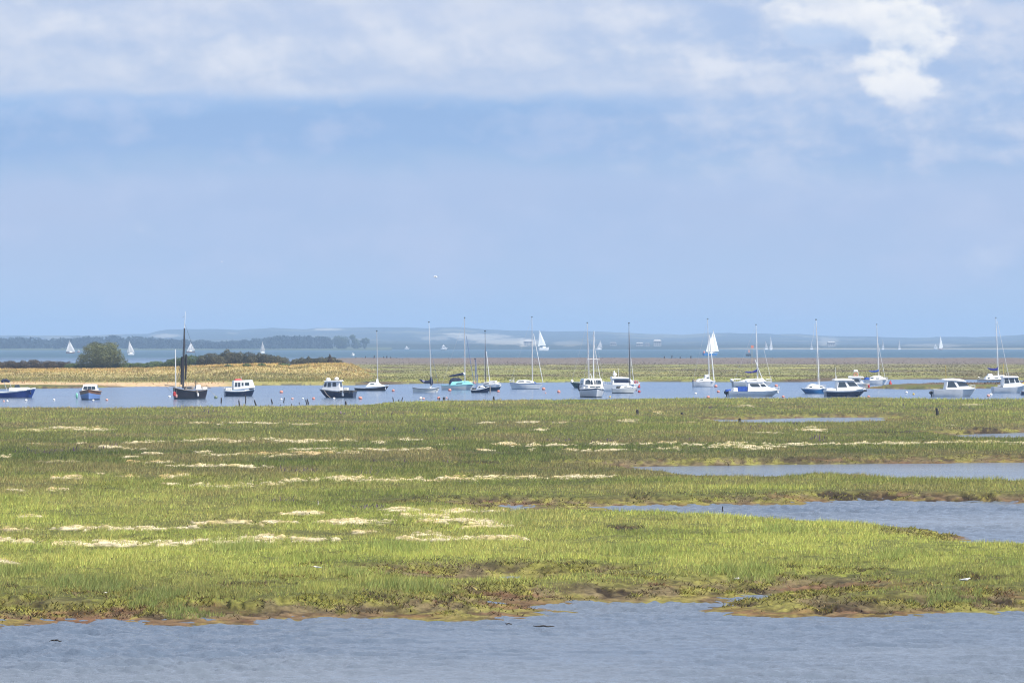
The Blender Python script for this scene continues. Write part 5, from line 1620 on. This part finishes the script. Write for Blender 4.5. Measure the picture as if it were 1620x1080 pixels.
b = Boat('sailing_yacht', 'white yacht with deep blue sail cover at the far right behind the mud bar', 'sailing boat', 1546, 1597, 605.3, 6, beam=1.75)
b.hull(600, 600.8, 600, top=GREYW, low=GREYW, stripe=NAVY, sdepth=.08, rake=.55, tw=.65, full=2.0, boot=.03)
b.cabin([(1557, 600.5), (1559.5, 595), (1563.5, 594.2), (1570, 594), (1588, 593), (1594, 600)], 1.4, 1.0, WHITE, 'coachroof', wins=[[(1560.5, 598.8), (1561.5, 596.8), (1564.5, 597), (1564, 599)], [(1572, 598.6), (1572, 597.4), (1578, 597.2), (1578, 598.4)]])
b.cabin([(1562, 594.6), (1563, 591), (1568.5, 590.8), (1570.5, 594.2)], .9, .7, WHITE, 'companion_hood')
b.rig((1575.5, 503), (1579.5, 594), WHITEMAST, .06, forestay=((1577.6, 508), (1596, 593.5)), furl=.03, fm=GREYW, spread=[541])
MB().tube([(b.X(x), 0, b.Z(y)) for x, y in [(1562, 582), (1567, 584), (1572, 584.8), (1577, 584.3), (1579.4, 579)]], [.05, .15, .18, .22, .06], 8).build('sail_cover', VIOLET, b.root, smooth=True)
b.rail(1548, 1556, .35)

b = Boat('motor_cruiser', 'white cruiser with open backed wheelhouse at the right edge of the photo', 'motor boat', 1568.5, 1626, 621.5, 8, beam=1.9)
b.hull(611.5, 612.5, 609.8, top=GREYW, low=WHITE, stripe=WHITE, sdepth=.1, rake=.9, tw=.88, full=2.2, boot=.06)
b.cabin([(1584, 612.5), (1586, 596.5), (1608, 596.5), (1612, 605), (1621, 609), (1610, 612)], 1.55, 1.3, WHITE, 'wheelhouse',
        wins=[[(1586.5, 606), (1587, 598), (1592.5, 598), (1594.5, 606)], [(1594, 598.2), (1601.5, 598), (1603.2, 605), (1596, 605.6)], [(1603.2, 598), (1608.2, 598), (1611, 604.6), (1605, 604.8)]], front=[((1611.8, 604.4), (1608.6, 598), .85, 2)])
b.cabin([(1584, 597), (1585, 594.6), (1608, 594.8), (1610, 597)], 1.6, 1.45, WHITE, 'hardtop')
b.cabin([(1578.5, 612), (1579, 608.4), (1582.5, 608), (1583.5, 612)], .6, .5, WHITEP, 'helm_seat')
b.pole('antenna', [(1588, 595), (1587, 575)], .016, YELLOW)
b.pole('antenna', [(1593, 595), (1592.5, 590.5)], .02, WHITEMAST)
MB().box((b.X(1618.5), -.5, b.Z(606.5)), (.32, .25, .25)).build('yellow_buoyancy_bag', YELLOW, b.root)
b.rail(1612, 1624, .3)

b = Boat('rowing_dinghy', 'dark grey dinghy just entering the frame at the right edge', 'boat', 1616, 1644, 624.5, 4, beam=.95)
b.hull(618.5, 619.5, 618, top=mat('slate_blue_paint', lin(60, 80, 115, .8), .5, var=.15), rake=.2, srake=-.1, tw=.75, strake=GREYWOOD, deck=GREYWOOD, boot=.03)
b.cabin([(1624, 619.5), (1624.5, 617.4), (1629, 617.4), (1629.5, 619.5)], .5, .45, WOOD, 'thwart_box')


# ------------------------------------------------------------------ sailing boats far out
def sail_sheet(mb, pts, bulge, nx_=6):
    """a triangle sail (tack, head, clew) with belly and thin cloth"""
    a, h, c = [Vector(p) for p in pts]
    vs, fs = [], []
    for i in range(nx_ + 1):
        for j in range(nx_ + 1 - 0):
            u, v = i / nx_, j / nx_
            p = a + (h - a) * u + (c - a) * v * (1 - u)
            p.y += bulge * math.sin(math.pi * u) * math.sin(math.pi * (v * .9 + .05))
            vs.append(p)
    for i in range(nx_):
        for j in range(nx_):
            k = i * (nx_ + 1) + j
            fs.append((k, k + 1, k + nx_ + 2, k + nx_ + 1))
    mb.add(vs, fs)


def far_yacht(lab, cx, yw, y0, x0, x1, mast_x, main=None, jib=None, hullm=WHITE, sailm=SAIL, kite=None, hh=None, hx=None, group='sailing boats far out on the sea'):
    b = Boat('sailing_boat', lab, 'sailing boat', *(hx or (x0, x1)), yw, 38, beam=(x1 - x0) / ((yw - HY) / CAM_H) * .3, group=group)
    hh = hh or 2.2
    b.B = b.L * .28
    b.hull(yw - hh, yw - hh * .85, yw - hh * 1.15, top=hullm, low=hullm, rake=b.L * .08, tw=.6, sdepth=b.Z(yw - hh) * .2, boot=.1, full=2.0)
    b.cabin([(b.cx - 2.2, yw - hh * .8), (b.cx - 1.8, yw - hh * 1.35), (b.cx + 1.6, yw - hh * 1.35), (b.cx + 2.6, yw - hh * .8)], b.B * .6, b.B * .4, WHITE, 'coachroof')
    r = max(.08, .10 * (HY + 12 - yw + 10) / 10)
    b.pole('mast', [(mast_x, yw - hh), (mast_x, y0)], .11, ALU)
    if main:
        mb = MB()
        sail_sheet(mb, [(b.X(mast_x), 0, b.Z(yw - hh * 1.6)), (b.X(mast_x), 0, b.Z(y0 + .4)), (b.X(main), -.3, b.Z(yw - hh * 1.6))], -abs(b.X(main) - b.X(mast_x)) * .12)
        mb.build('mainsail', sailm, b.root)
    if jib:
        mb = MB()
        sail_sheet(mb, [(b.X(jib), 0, b.Z(yw - hh * 1.2)), (b.X(mast_x) * .9 + b.X(jib) * .1, 0, b.Z(y0 + (yw - y0) * .12)), (b.X(mast_x) + (b.X(mast_x) - b.X(jib)) * .15, -.5, b.Z(yw - hh * 1.5))], -.7)
        mb.build('jib', sailm, b.root)
    return b


far_yacht('far white sailing boat left of the round evergreen tree', 111, 558.6, 538, 104.5, 119, 110, main=104.5, jib=118.5, sailm=HAZY, hullm=WOOD, hh=2.0)
far_yacht('far white sailing boat just right of the round evergreen tree', 207, 561.2, 539, 201.5, 213, 204.5, main=212, jib=201, sailm=HAZY, hh=2.6)
far_yacht('far white sailing boat showing beside the tall dark ketch mast', 302, 557.5, 541, 294, 309, 301.5, main=308, jib=296, sailm=HAZY, hullm=WOOD, hh=2.0)
far_yacht('faint far sailing boat right of the gorse mound', 415.5, 558.5, 540, 411.5, 419.5, 415, main=419, jib=411.5, sailm=FAINT)
far_yacht('tiny far sailing boat low on the sea beside the last far trees', 558.5, 562.5, 557.5, 556, 561, 558, main=560.8, jib=556.2, hh=1.2)
far_yacht('large bright white sailing yacht in front of the far cliffs', 861, 554.6, 521.5, 851, 870, 853.3, main=863.5, jib=850.5, hh=5.2)
far_yacht('faint far ketch between two bare masts right of centre', 948, 553.3, 538, 942, 953, 950, main=953, jib=944, hh=2, sailm=FAINT)
b = far_yacht('pale blue hulled sailing boat with fanned white sails passing close behind moored masts', 1124, 562.4, 521.5, 1110.5, 1137.5, 1128.5, main=1137.2, jib=1118, hullm=LBLUE, hh=4.2)
mb = MB()
sail_sheet(mb, [(b.X(1118), -.4, b.Z(555.5)), (b.X(1122.2), -.2, b.Z(529)), (b.X(1127), -.6, b.Z(556.5))], -.5)
mb.build('mizzen_sail', SAIL, b.root)
mb = MB()
sail_sheet(mb, [(b.X(1115.5), -.6, b.Z(556)), (b.X(1119.5), -.2, b.Z(541)), (b.X(1121), -.6, b.Z(556))], -.3)
mb.build('staysail', SAIL, b.root)
MB().ball((b.X(1113.5), 0, b.Z(557)), (.55, .5, .7), 8, 6).build('red_dodger', ORANGE, b.root)
far_yacht('far sailing boat with tall narrow white spinnaker', 1219.5, 553.4, 531, 1217, 1222.5, 1219, main=1222.3, jib=1217, sailm=HAZY, hh=1.4)
far_yacht('fainter far sailing boat just left of the narrow spinnaker', 1212, 553.0, 539, 1209, 1215.5, 1211, main=1215, jib=1209.3, hh=1.4, sailm=FAINT)
far_yacht('faint far sail left of the mid blue sloop mast', 1283.5, 553.0, 539.5, 1281.5, 1286, 1283.5, main=1285.5, jib=1281.8, hh=1.2, sailm=FAINT)
far_yacht('faint far sail right of the royal blue covered yacht mast', 1396.5, 552.9, 536, 1394.5, 1399, 1396.5, main=1398.8, jib=1394.6, hh=1.2, sailm=FAINT)
far_yacht('faint narrow far sail alone between two moored masts', 1422.5, 552.9, 536, 1420.5, 1425, 1422.5, main=1424.5, jib=1420.6, hh=1.2, sailm=FAINT)
far_yacht('far white sailing boat with brown hull, rightmost on the sea', 1488, 553.2, 530.5, 1484.5, 1492.5, 1487.5, main=1492, jib=1485, hullm=WOOD, hh=2.0)


def far_motor(lab, x0, x1, yw, y0, m=WHITE):
    b = Boat('motor_yacht', lab, 'motor boat', x0, x1, yw, 0, group='motor boats far out on the sea')
    h = yw - y0
    b.hull(yw - h * .35, yw - h * .33, yw - h * .45, top=m, low=RUBBER, rake=1.2, tw=.8, boot=.3, sdepth=.4)
    w = x1 - x0
    b.cabin([(x0 + w * .2, yw - h * .3), (x0 + w * .22, yw - h * .7), (x0 + w * .62, yw - h * .7), (x0 + w * .78, yw - h * .32)], b.B * .8, b.B * .6, WHITE, 'superstructure',
            wins=[[(x0 + w * .28, yw - h * .45), (x0 + w * .28, yw - h * .58), (x0 + w * .6, yw - h * .58), (x0 + w * .64, yw - h * .45)]])
    b.cabin([(x0 + w * .3, yw - h * .68), (x0 + w * .33, yw - h * .88), (x0 + w * .5, yw - h * .88), (x0 + w * .56, yw - h * .68)], b.B * .5, b.B * .4, WHITE, 'flybridge')
    b.pole('radar_mast', [(x0 + w * .4, yw - h * .85), (x0 + w * .4, y0)], .12)


far_motor('bright white motor yacht on the sea between two moored masts left of centre', 697, 708, 553.8, 544.5)
far_motor('small hazy white motor yacht left of the bright one', 640, 648, 553.0, 547)
far_motor('small hazy motor boat left of the rightmost far sail', 1477, 1483.5, 552.9, 543.5)
far_motor('small orange toned boat by the far boat left of the tree', 122, 128, 557.5, 553, ORANGE)

# ------------------------------------------------------------------ mooring buoys
BM = dict(o=ORANGE, p=PINK, w=WHITEP, r=RED, y=YELLOW, k=RUBBER)
BM['g'] = mat('green_grey_buoy', lin(120, 140, 100, .7), .6, var=.3)
BUOYS = [(6, 634, 'p', 1.6, 'pink mooring buoy close left of a white one under the blue launch'), (11.5, 634, 'w', 1.9, 'white mooring buoy touching a pink one under the blue launch'), (41, 633, 'w', 2.3, 'white mooring buoy below the bow of the blue launch'),
         (85.5, 632, 'w', 1.9, 'lone white mooring buoy between the blue launch and the bow on day boat'), (147.5, 632.8, 'w', 1.7, 'white mooring buoy against the bow of the pale blue day boat'), (169, 632, 'p', 2.2, 'pink mooring buoy right of the pale blue day boat'),
         (341.5, 628, 'g', 2.6, 'green grey mooring buoy at the end of the black ketch line'), (268, 627, 'w', 2.0, 'flat white float off the stern of the black ketch'), (445, 619.5, 'o', 2.7, 'orange mooring buoy high in the water right of the small navy cruiser'), (445, 631, 'w', 1.7, 'white mooring buoy beside a leaning post, left of a pink one'),
         (462.5, 630, 'p', 1.9, 'pink mooring buoy midway between the small navy cruiser and the pilot boat'), (479, 630, 'w', 1.5, 'small white mooring buoy left of an orange one near the pilot boat'), (496, 629.8, 'o', 2.3, 'orange mooring buoy just left of the pilot boat'), (528.5, 629.8, 'w', 1.9, 'white mooring buoy under the bow line of the pilot boat'),
         (570, 629.2, 'o', 3.0, 'large orange mooring buoy right of the pilot boat stern'), (622, 617.3, 'o', 2.3, 'orange mooring buoy off the bow of the black hulled yacht'), (665.5, 629.6, 'w', 2.4, 'white mooring buoy joined to a pink one below the open day sailer'), (670, 630, 'p', 1.9, 'pink mooring buoy joined to a white one below the open day sailer'),
         (694, 629.2, 'o', 2.5, 'orange mooring buoy below the stern of the turquoise topped yacht'), (706.5, 629, 'p', 1.5, 'small pale pink buoy between two dark stumps'), (711.5, 616.5, 'o', 2.6, 'orange mooring buoy against the hull of the turquoise topped yacht'), (750.5, 605.5, 'o', 2.0, 'orange buoy showing beyond the turquoise topped yacht bow'),
         (788.5, 618.5, 'o', 2.1, 'orange mooring buoy under the bow of the teal yacht'), (860, 614.6, 'o', 2.7, 'orange mooring buoy at the bow of the lone white yacht'), (884, 619, 'o', 2.7, 'orange mooring buoy in open water left of the dark green yacht'), (863.2, 621.2, 'p', 1.1, 'tiny pink float in open water below the lone white yacht'),
         (965, 627.3, 'y', 1.4, 'tiny yellow float right of the bow on motor sailer'), (1011, 611.8, 'r', 2.0, 'upper red mooring buoy at the bow of the radar dome cruiser'), (1011.2, 619, 'r', 2.2, 'lower red mooring buoy off the bow of the cream yacht'), (1132.5, 610.5, 'o', 2.5, 'orange mooring buoy at the bow of the yacht with furled white jib'),
         (1100.5, 622, 'w', 1.8, 'white mooring buoy alone below the yacht with furled white jib'), (1120.3, 627.6, 'o', 2.5, 'orange mooring buoy at the grass edge left of the largest cruiser'), (1136.3, 619, 'o', 2.3, 'orange mooring buoy in the water left of the largest cruiser'), (1228, 609.7, 'o', 2.6, 'orange mooring buoy beyond the bow of the largest cruiser'),
         (1239, 627, 'o', 2.2, 'orange mooring buoy at the grass edge below the bow of the largest cruiser'), (1374, 626.8, 'o', 2.0, 'orange mooring buoy at the grass edge below the bow of the navy cruiser'), (1408.5, 607.5, 'r', 2.9, 'large red cone topped buoy right of the royal blue covered yacht'), (1434, 620.3, 'w', 2.0, 'white mooring buoy below the mud bar, left of a yellow one'),
         (1445.3, 623, 'y', 1.8, 'yellow mooring buoy below the mud bar'), (1563.5, 625.3, 'p', 2.5, 'pink mooring buoy touching a white one left of the right edge cruiser'), (1567.5, 623.8, 'w', 2.5, 'white mooring buoy touching a pink one left of the right edge cruiser'), (680.5, 613, 'w', 1.4, 'small white buoy in the water behind the open day sailer')]
for x, y, k, r, lab in BUOYS:
    pos = P(x, y + r * .7)
    s = pos.y / FP
    rr = r * s
    root = empty('mooring_buoy', pos, random.Random(int(x)).uniform(0, 6))
    tag(root, lab, 'buoy', 'mooring buoys floating in the channel')
    cone = lab.startswith('large red cone')
    mb = MB()
    if cone:
        mb.tube([(0, 0, -.1), (0, 0, rr * .5), (0, 0, rr * 2.6)], [rr * .9, rr, rr * .25], 12)
    else:
        mb.ball((0, 0, rr * .55), (rr * 1.08, rr, rr * .92), 14, 9, rot=Vector((0, 0, 1)).rotation_difference(Vector((.25, .1, 1))))
    mb.build('float', BM[k], root, smooth=True)
    MB().tube([(0, 0, rr * (1.3 if not cone else 2.5)), (0, 0, rr * (1.62 if not cone else 2.9))], rr * .14, 6).build('mooring_eye', RUBBER, root)

# ------------------------------------------------------------------ posts, stumps, beacon
WETWOOD = mat('wet_black_timber', (0.035, 0.03, 0.026), 0.8, var=.4, vscale=8, bump=.03)
POSTS = [(350, 637, 8.5, 0, 2.2, 'upright dark post right of the green grey buoy'), (379.5, 641.5, 9, -2, 2.2, 'dark post leaning left in front of the small navy cruiser'), (388.5, 637.5, 13, 0, 1.8, 'tallest upright post, in front of the small navy cruiser bow'),
         (405.5, 641.3, 9, -3.5, 2.4, 'dark post leaning left, first right of the small navy cruiser'), (431.3, 638.4, 7.5, -2.5, 2.2, 'dark post leaning left below the high orange buoy'), (448.6, 636.5, 8, 1.5, 1.6, 'thin post leaning right beside a white buoy'), (461, 641.3, 3, 0, 1.5, 'tiny stump at the grass edge left of the twin posts'),
         (473.5, 639, 3, 0, 1.4, 'tiny stump in the water just left of the twin posts'), (485.5, 639.3, 8, -2, 1.9, 'left one of the twin leaning posts near the pilot boat'), (488.3, 639.2, 8.5, -2.5, 2.1, 'right one of the twin leaning posts near the pilot boat'), (444, 641.2, 1.8, 0, 1.4, 'lowest stump at the grass edge below a white buoy'),
         (547.5, 640.6, 6.5, -1, 3.0, 'squat dark post at the grass edge below the pilot boat stern'), (622.8, 636, 8, -1.6, 1.6, 'thin curved post, leftmost of three below the black yacht bow buoy'), (630, 636, 5, 1.5, 1.5, 'short post, middle of three below the black yacht bow buoy'), (635, 636, 8, 2.5, 1.6, 'thin post leaning right, rightmost of three below the black yacht bow buoy'),
         (695, 632.5, 4, 0, 2, 'short stump under the orange buoy below the turquoise topped yacht'), (702.5, 632.3, 4.5, 0, 4, 'wide dark stump right of an orange buoy at the grass edge'), (709, 632.4, 2.6, 0, 1.6, 'tiny stump right of the wide dark stump'), (781.5, 633.5, 7, -.5, 2.8, 'pointed dark post at the grass edge below the teal yacht'),
         (1008.5, 655, 7.5, -.5, 4.4, 'dark post stump standing in the grass below the cream yacht'), (1483.5, 658, 13, -2, 4.6, 'dark leaning post in the grass below the right hand cabin cruiser'), (1143.5, 809, 9, 0, 2.0, 'small post standing at the edge of the middle creek'), (1170, 666, 5, 0, 4.5, 'dark stump at the edge of the narrow far creek'),
         (1079, 655, 3, -1, 4, 'low dark stump in the far grass right of centre'), (503, 798.5, 7, 0, 1.6, 'thin pale stake standing in the marsh grass left of centre'), (1189, 600, 22, 0, .7, 'slim pole on the far marsh left of the mid blue sloop')]
for i, (x, y, h, ln, w, lab) in enumerate(POSTS):
    pos = P(x, y, 0.0 if ((y > 600 and y < 643 and not (x > 1000)) or int(x) in (1143, 1170)) else (0.35 if y > 640 else 0.3))
    s = pos.y / FP
    if h == 22:
        continue
    rng = random.Random(i)
    r = w * s * .5
    H = h * s
    m_ = mat('bleached_timber', (.5, .46, .38), .9, var=.2) if 'pale stake' in lab else WETWOOD
    pts = [(0, 0, -.5), (ln * s * .1, 0, 0), (ln * s * .5 + rng.uniform(-.02, .02), .02, H * .5), (ln * s * .85, 0, H * .9), (ln * s, 0, H)]
    o = MB().tube(pts, [r * 1.1, r * 1.1, r, r * .85, r * .4], 8).build('mooring_post', m_, smooth=False, loc=pos)
    tag(o, lab, 'post', 'old posts and stumps standing around the channel')

root = empty('channel_beacon', P(1184, 563.5))
tag(root, 'squat black beacon box topped by an orange marker beyond the far marsh', 'beacon')
s = P(1184, 563.5).y / FP
MB().box((0, 0, 2.0 * s), (8 * s, 5 * s, 3.2 * s)).build('box', RUBBER, root)
MB().tube([(0, 0, -.5), (0, 0, 2 * s)], .25, 8).build('pile', WETWOOD, root)
MB().tube([(1.2 * s, 0, 3 * s), (1.2 * s, 0, 10 * s)], .12, 6).build('pole', DARKMAST, root)
MB().box((1.0 * s, 0, 8 * s), (3 * s, 1.5 * s, 4.4 * s)).build('topmark', PINK, root)

BANK = [(563, 'leftmost short post on the far shingle bank, beside the dune end'), (578, 'short bank post just left of the black hulled yacht mast'), (592, 'short bank post touching the left side of the black hulled yacht mast'),
        (607, 'short bank post first right of the black hulled yacht mast'), (612, 'middle of three short bank posts right of the black hulled yacht mast'), (618, 'last of three short bank posts right of the black hulled yacht mast'),
        (1051, 'first short bank post right of the black masted cream yacht'), (1063, 'second short bank post right of the black masted cream yacht'), (1076, 'third short bank post right of the black masted cream yacht'), (1093, 'short bank post nearest the pale blue hulled sailing boat')]
for i, (x, blab) in enumerate(BANK):
    z = 1.35
    pos = P(x, 566.5, z)
    pos = Vector(((x - 810) / FP * 1392, 1392, 1.2))
    o = MB().tube([(0, 0, -.4), (0, 0, .4 + .35 * ((i * 7) % 5) / 4), (.05, 0, .6 + .5 * ((i * 7) % 5) / 4)], [.2, .17, .12], 6).build('bank_post', WETWOOD, loc=pos)
    tag(o, blab, 'post', 'short posts along the far shingle bank')


# ------------------------------------------------------------------ gulls and litter
def gull(name, lab, pos, size, rz, flying):
    root = empty(name, pos, rz)
    tag(root, lab, 'gull')
    S = size
    GW = mat('gull_white', (.82, .82, .82), .7)
    mb = MB()
    prof = [(-.50, .0, .01), (-.42, .01, .035), (-.25, .02, .075), (-.05, .02, .105), (.12, .04, .10), (.22, .08, .07), (.28, .12, .062), (.34, .135, .058), (.39, .12, .035), (.44, .105, .012)]
    z0 = 0 if flying else .30
    if flying:
        prof = [(a, b_ * .4, c) for a, b_, c in prof]
    mb.tube([(a * S, 0, (b_ + z0) * S) for a, b_, c in prof], [c * S for a, b_, c in prof], 10)
    body = mb.build('body', GW, root, smooth=True)
    GG = mat('gull_grey', (.35, .37, .40), .7)
    for side in (-1, 1):
        mb = MB()
        if flying:
            pts = [(.12, .05, .05), (-.12, .05, .04), (.16, .40, .28), (-.08, .40, .26), (.02, .85, .22), (-.10, .85, .20), (-.22, 1.15, .10)]
            vs = [(a * S, side * b_ * S, (c + z0) * S) for a, b_, c in pts]
            vs2 = [(x, y, z - .015 * S) for x, y, z in vs]
            f = [(0, 2, 3, 1), (2, 4, 5, 3), (4, 6, 5)]
            mb.add(vs + vs2, f + [tuple(k + 7 for k in q[::-1]) for q in f] + [(0, 1, 8, 7)])
        else:
            mb.tube([(.14 * S, side * .085 * S, (z0 + .06) * S), (-.05 * S, side * .10 * S, (z0 + .06) * S), (-.3 * S, side * .06 * S, (z0 + .03) * S), (-.52 * S, side * .02 * S, (z0 + .02) * S)],
                    [.02 * S, .065 * S, .045 * S, .01 * S], 8)
        w_ = mb.build('wing', GG if not flying else GW, body if False else root)
        if flying:
            MB().box((-.14 * S, side * 1.02 * S, .155 * S), (.16 * S, .2 * S, .03 * S)).build('wing_tip', RUBBER, w_)
        else:
            MB().tube([(0, side * .04 * S, (z0 - .05) * S), (.02 * S, side * .04 * S, 0)], .012 * S, 5).build('leg', YELLOW, root)
    MB().tube([(.43 * S, 0, (z0 + (.105 if not flying else .042)) * S), (.50 * S, 0, (z0 + (.095 if not flying else .036)) * S)], [.014 * S, .004 * S], 6).build('beak', YELLOW, root)


D = 430.0
gull('flying_gull', 'white gull flying in the open sky above the channel', ((689 - 810) / FP * D, D, CAM_H + (HY - 438.5) / FP * D), .50, R(160), True)
D = 700.0
gull('flying_gull', 'tiny distant gull in the sky left of centre', ((351 - 810) / FP * D, D, CAM_H + (HY - 414) / FP * D), .32, R(20), True)
p_ = P(1527, 934, .18)
gull('standing_gull', 'white gull standing on the muddy spit at the lower right', (p_.x, p_.y, ground_z(p_.x, p_.y) + .02), .30, R(12), False)
p_ = P(502, 904, .35)
gull('standing_gull', 'small white gull in the grass above the foreground creek, left of centre', (p_.x, p_.y, ground_z(p_.x, p_.y) + .02), .22, R(175), False)

DRIFT = mat('drift_foam', (.8, .8, .78), .7)
for x, y, w, lab in [(168, 944, 14, 'pale strip of driftwood lying on the mud at lower left'), (1166, 917, 8, 'pale stick lying on the dark mud right of centre'), (860, 993.5, 34, 'thin dark branch floating in the foreground creek'),
                     (805, 990, 10, 'short dark stick floating left of the longer floating branch'), (88, 1017, 20, 'thin dark stick floating at the lower left of the creek')]:
    pos = P(x, y, .0 if y > 985 else .25)
    gz = .0 if y > 985 else ground_z(pos.x, pos.y)
    s = pos.y / FP
    rng = random.Random(int(x))
    W2 = w * s / 2
    pts = [(-W2 + 2 * W2 * k / 6, rng.uniform(-.05, .05), .02 + rng.uniform(0, .03)) for k in range(7)]
    o = MB().tube(pts, [.006 + .012 * math.sin(math.pi * (k + .5) / 7) for k in range(7)], 6).build('driftwood', WETWOOD if y > 985 else mat('bleached_wood', (.62, .6, .55), .9), loc=(pos.x, pos.y, gz + .02))
    tag(o, lab, 'driftwood', 'sticks washed up or afloat')

# ------------------------------------------------------------------ haze over the whole scene
def haze():
    m = bpy.data.materials.new('sea_haze')
    m.use_nodes = True
    t = NT(m.node_tree)
    out = t.n('ShaderNodeOutputMaterial')
    v = t.n('ShaderNodeVolumePrincipled')
    v.inputs['Color'].default_value = (0.47, 0.69, 1.0, 1)
    v.inputs['Density'].default_value = HAZE
    v.inputs['Anisotropy'].default_value = 0.0
    t.l(v.outputs[0], out.inputs['Volume'])
    mb = MB()
    mb.box((0, 7100, 39), (12000, 15000, 82))
    o = mb.build('haze', m)
    tag(o, kind='stuff')


HAZE = 1.5e-4
haze()
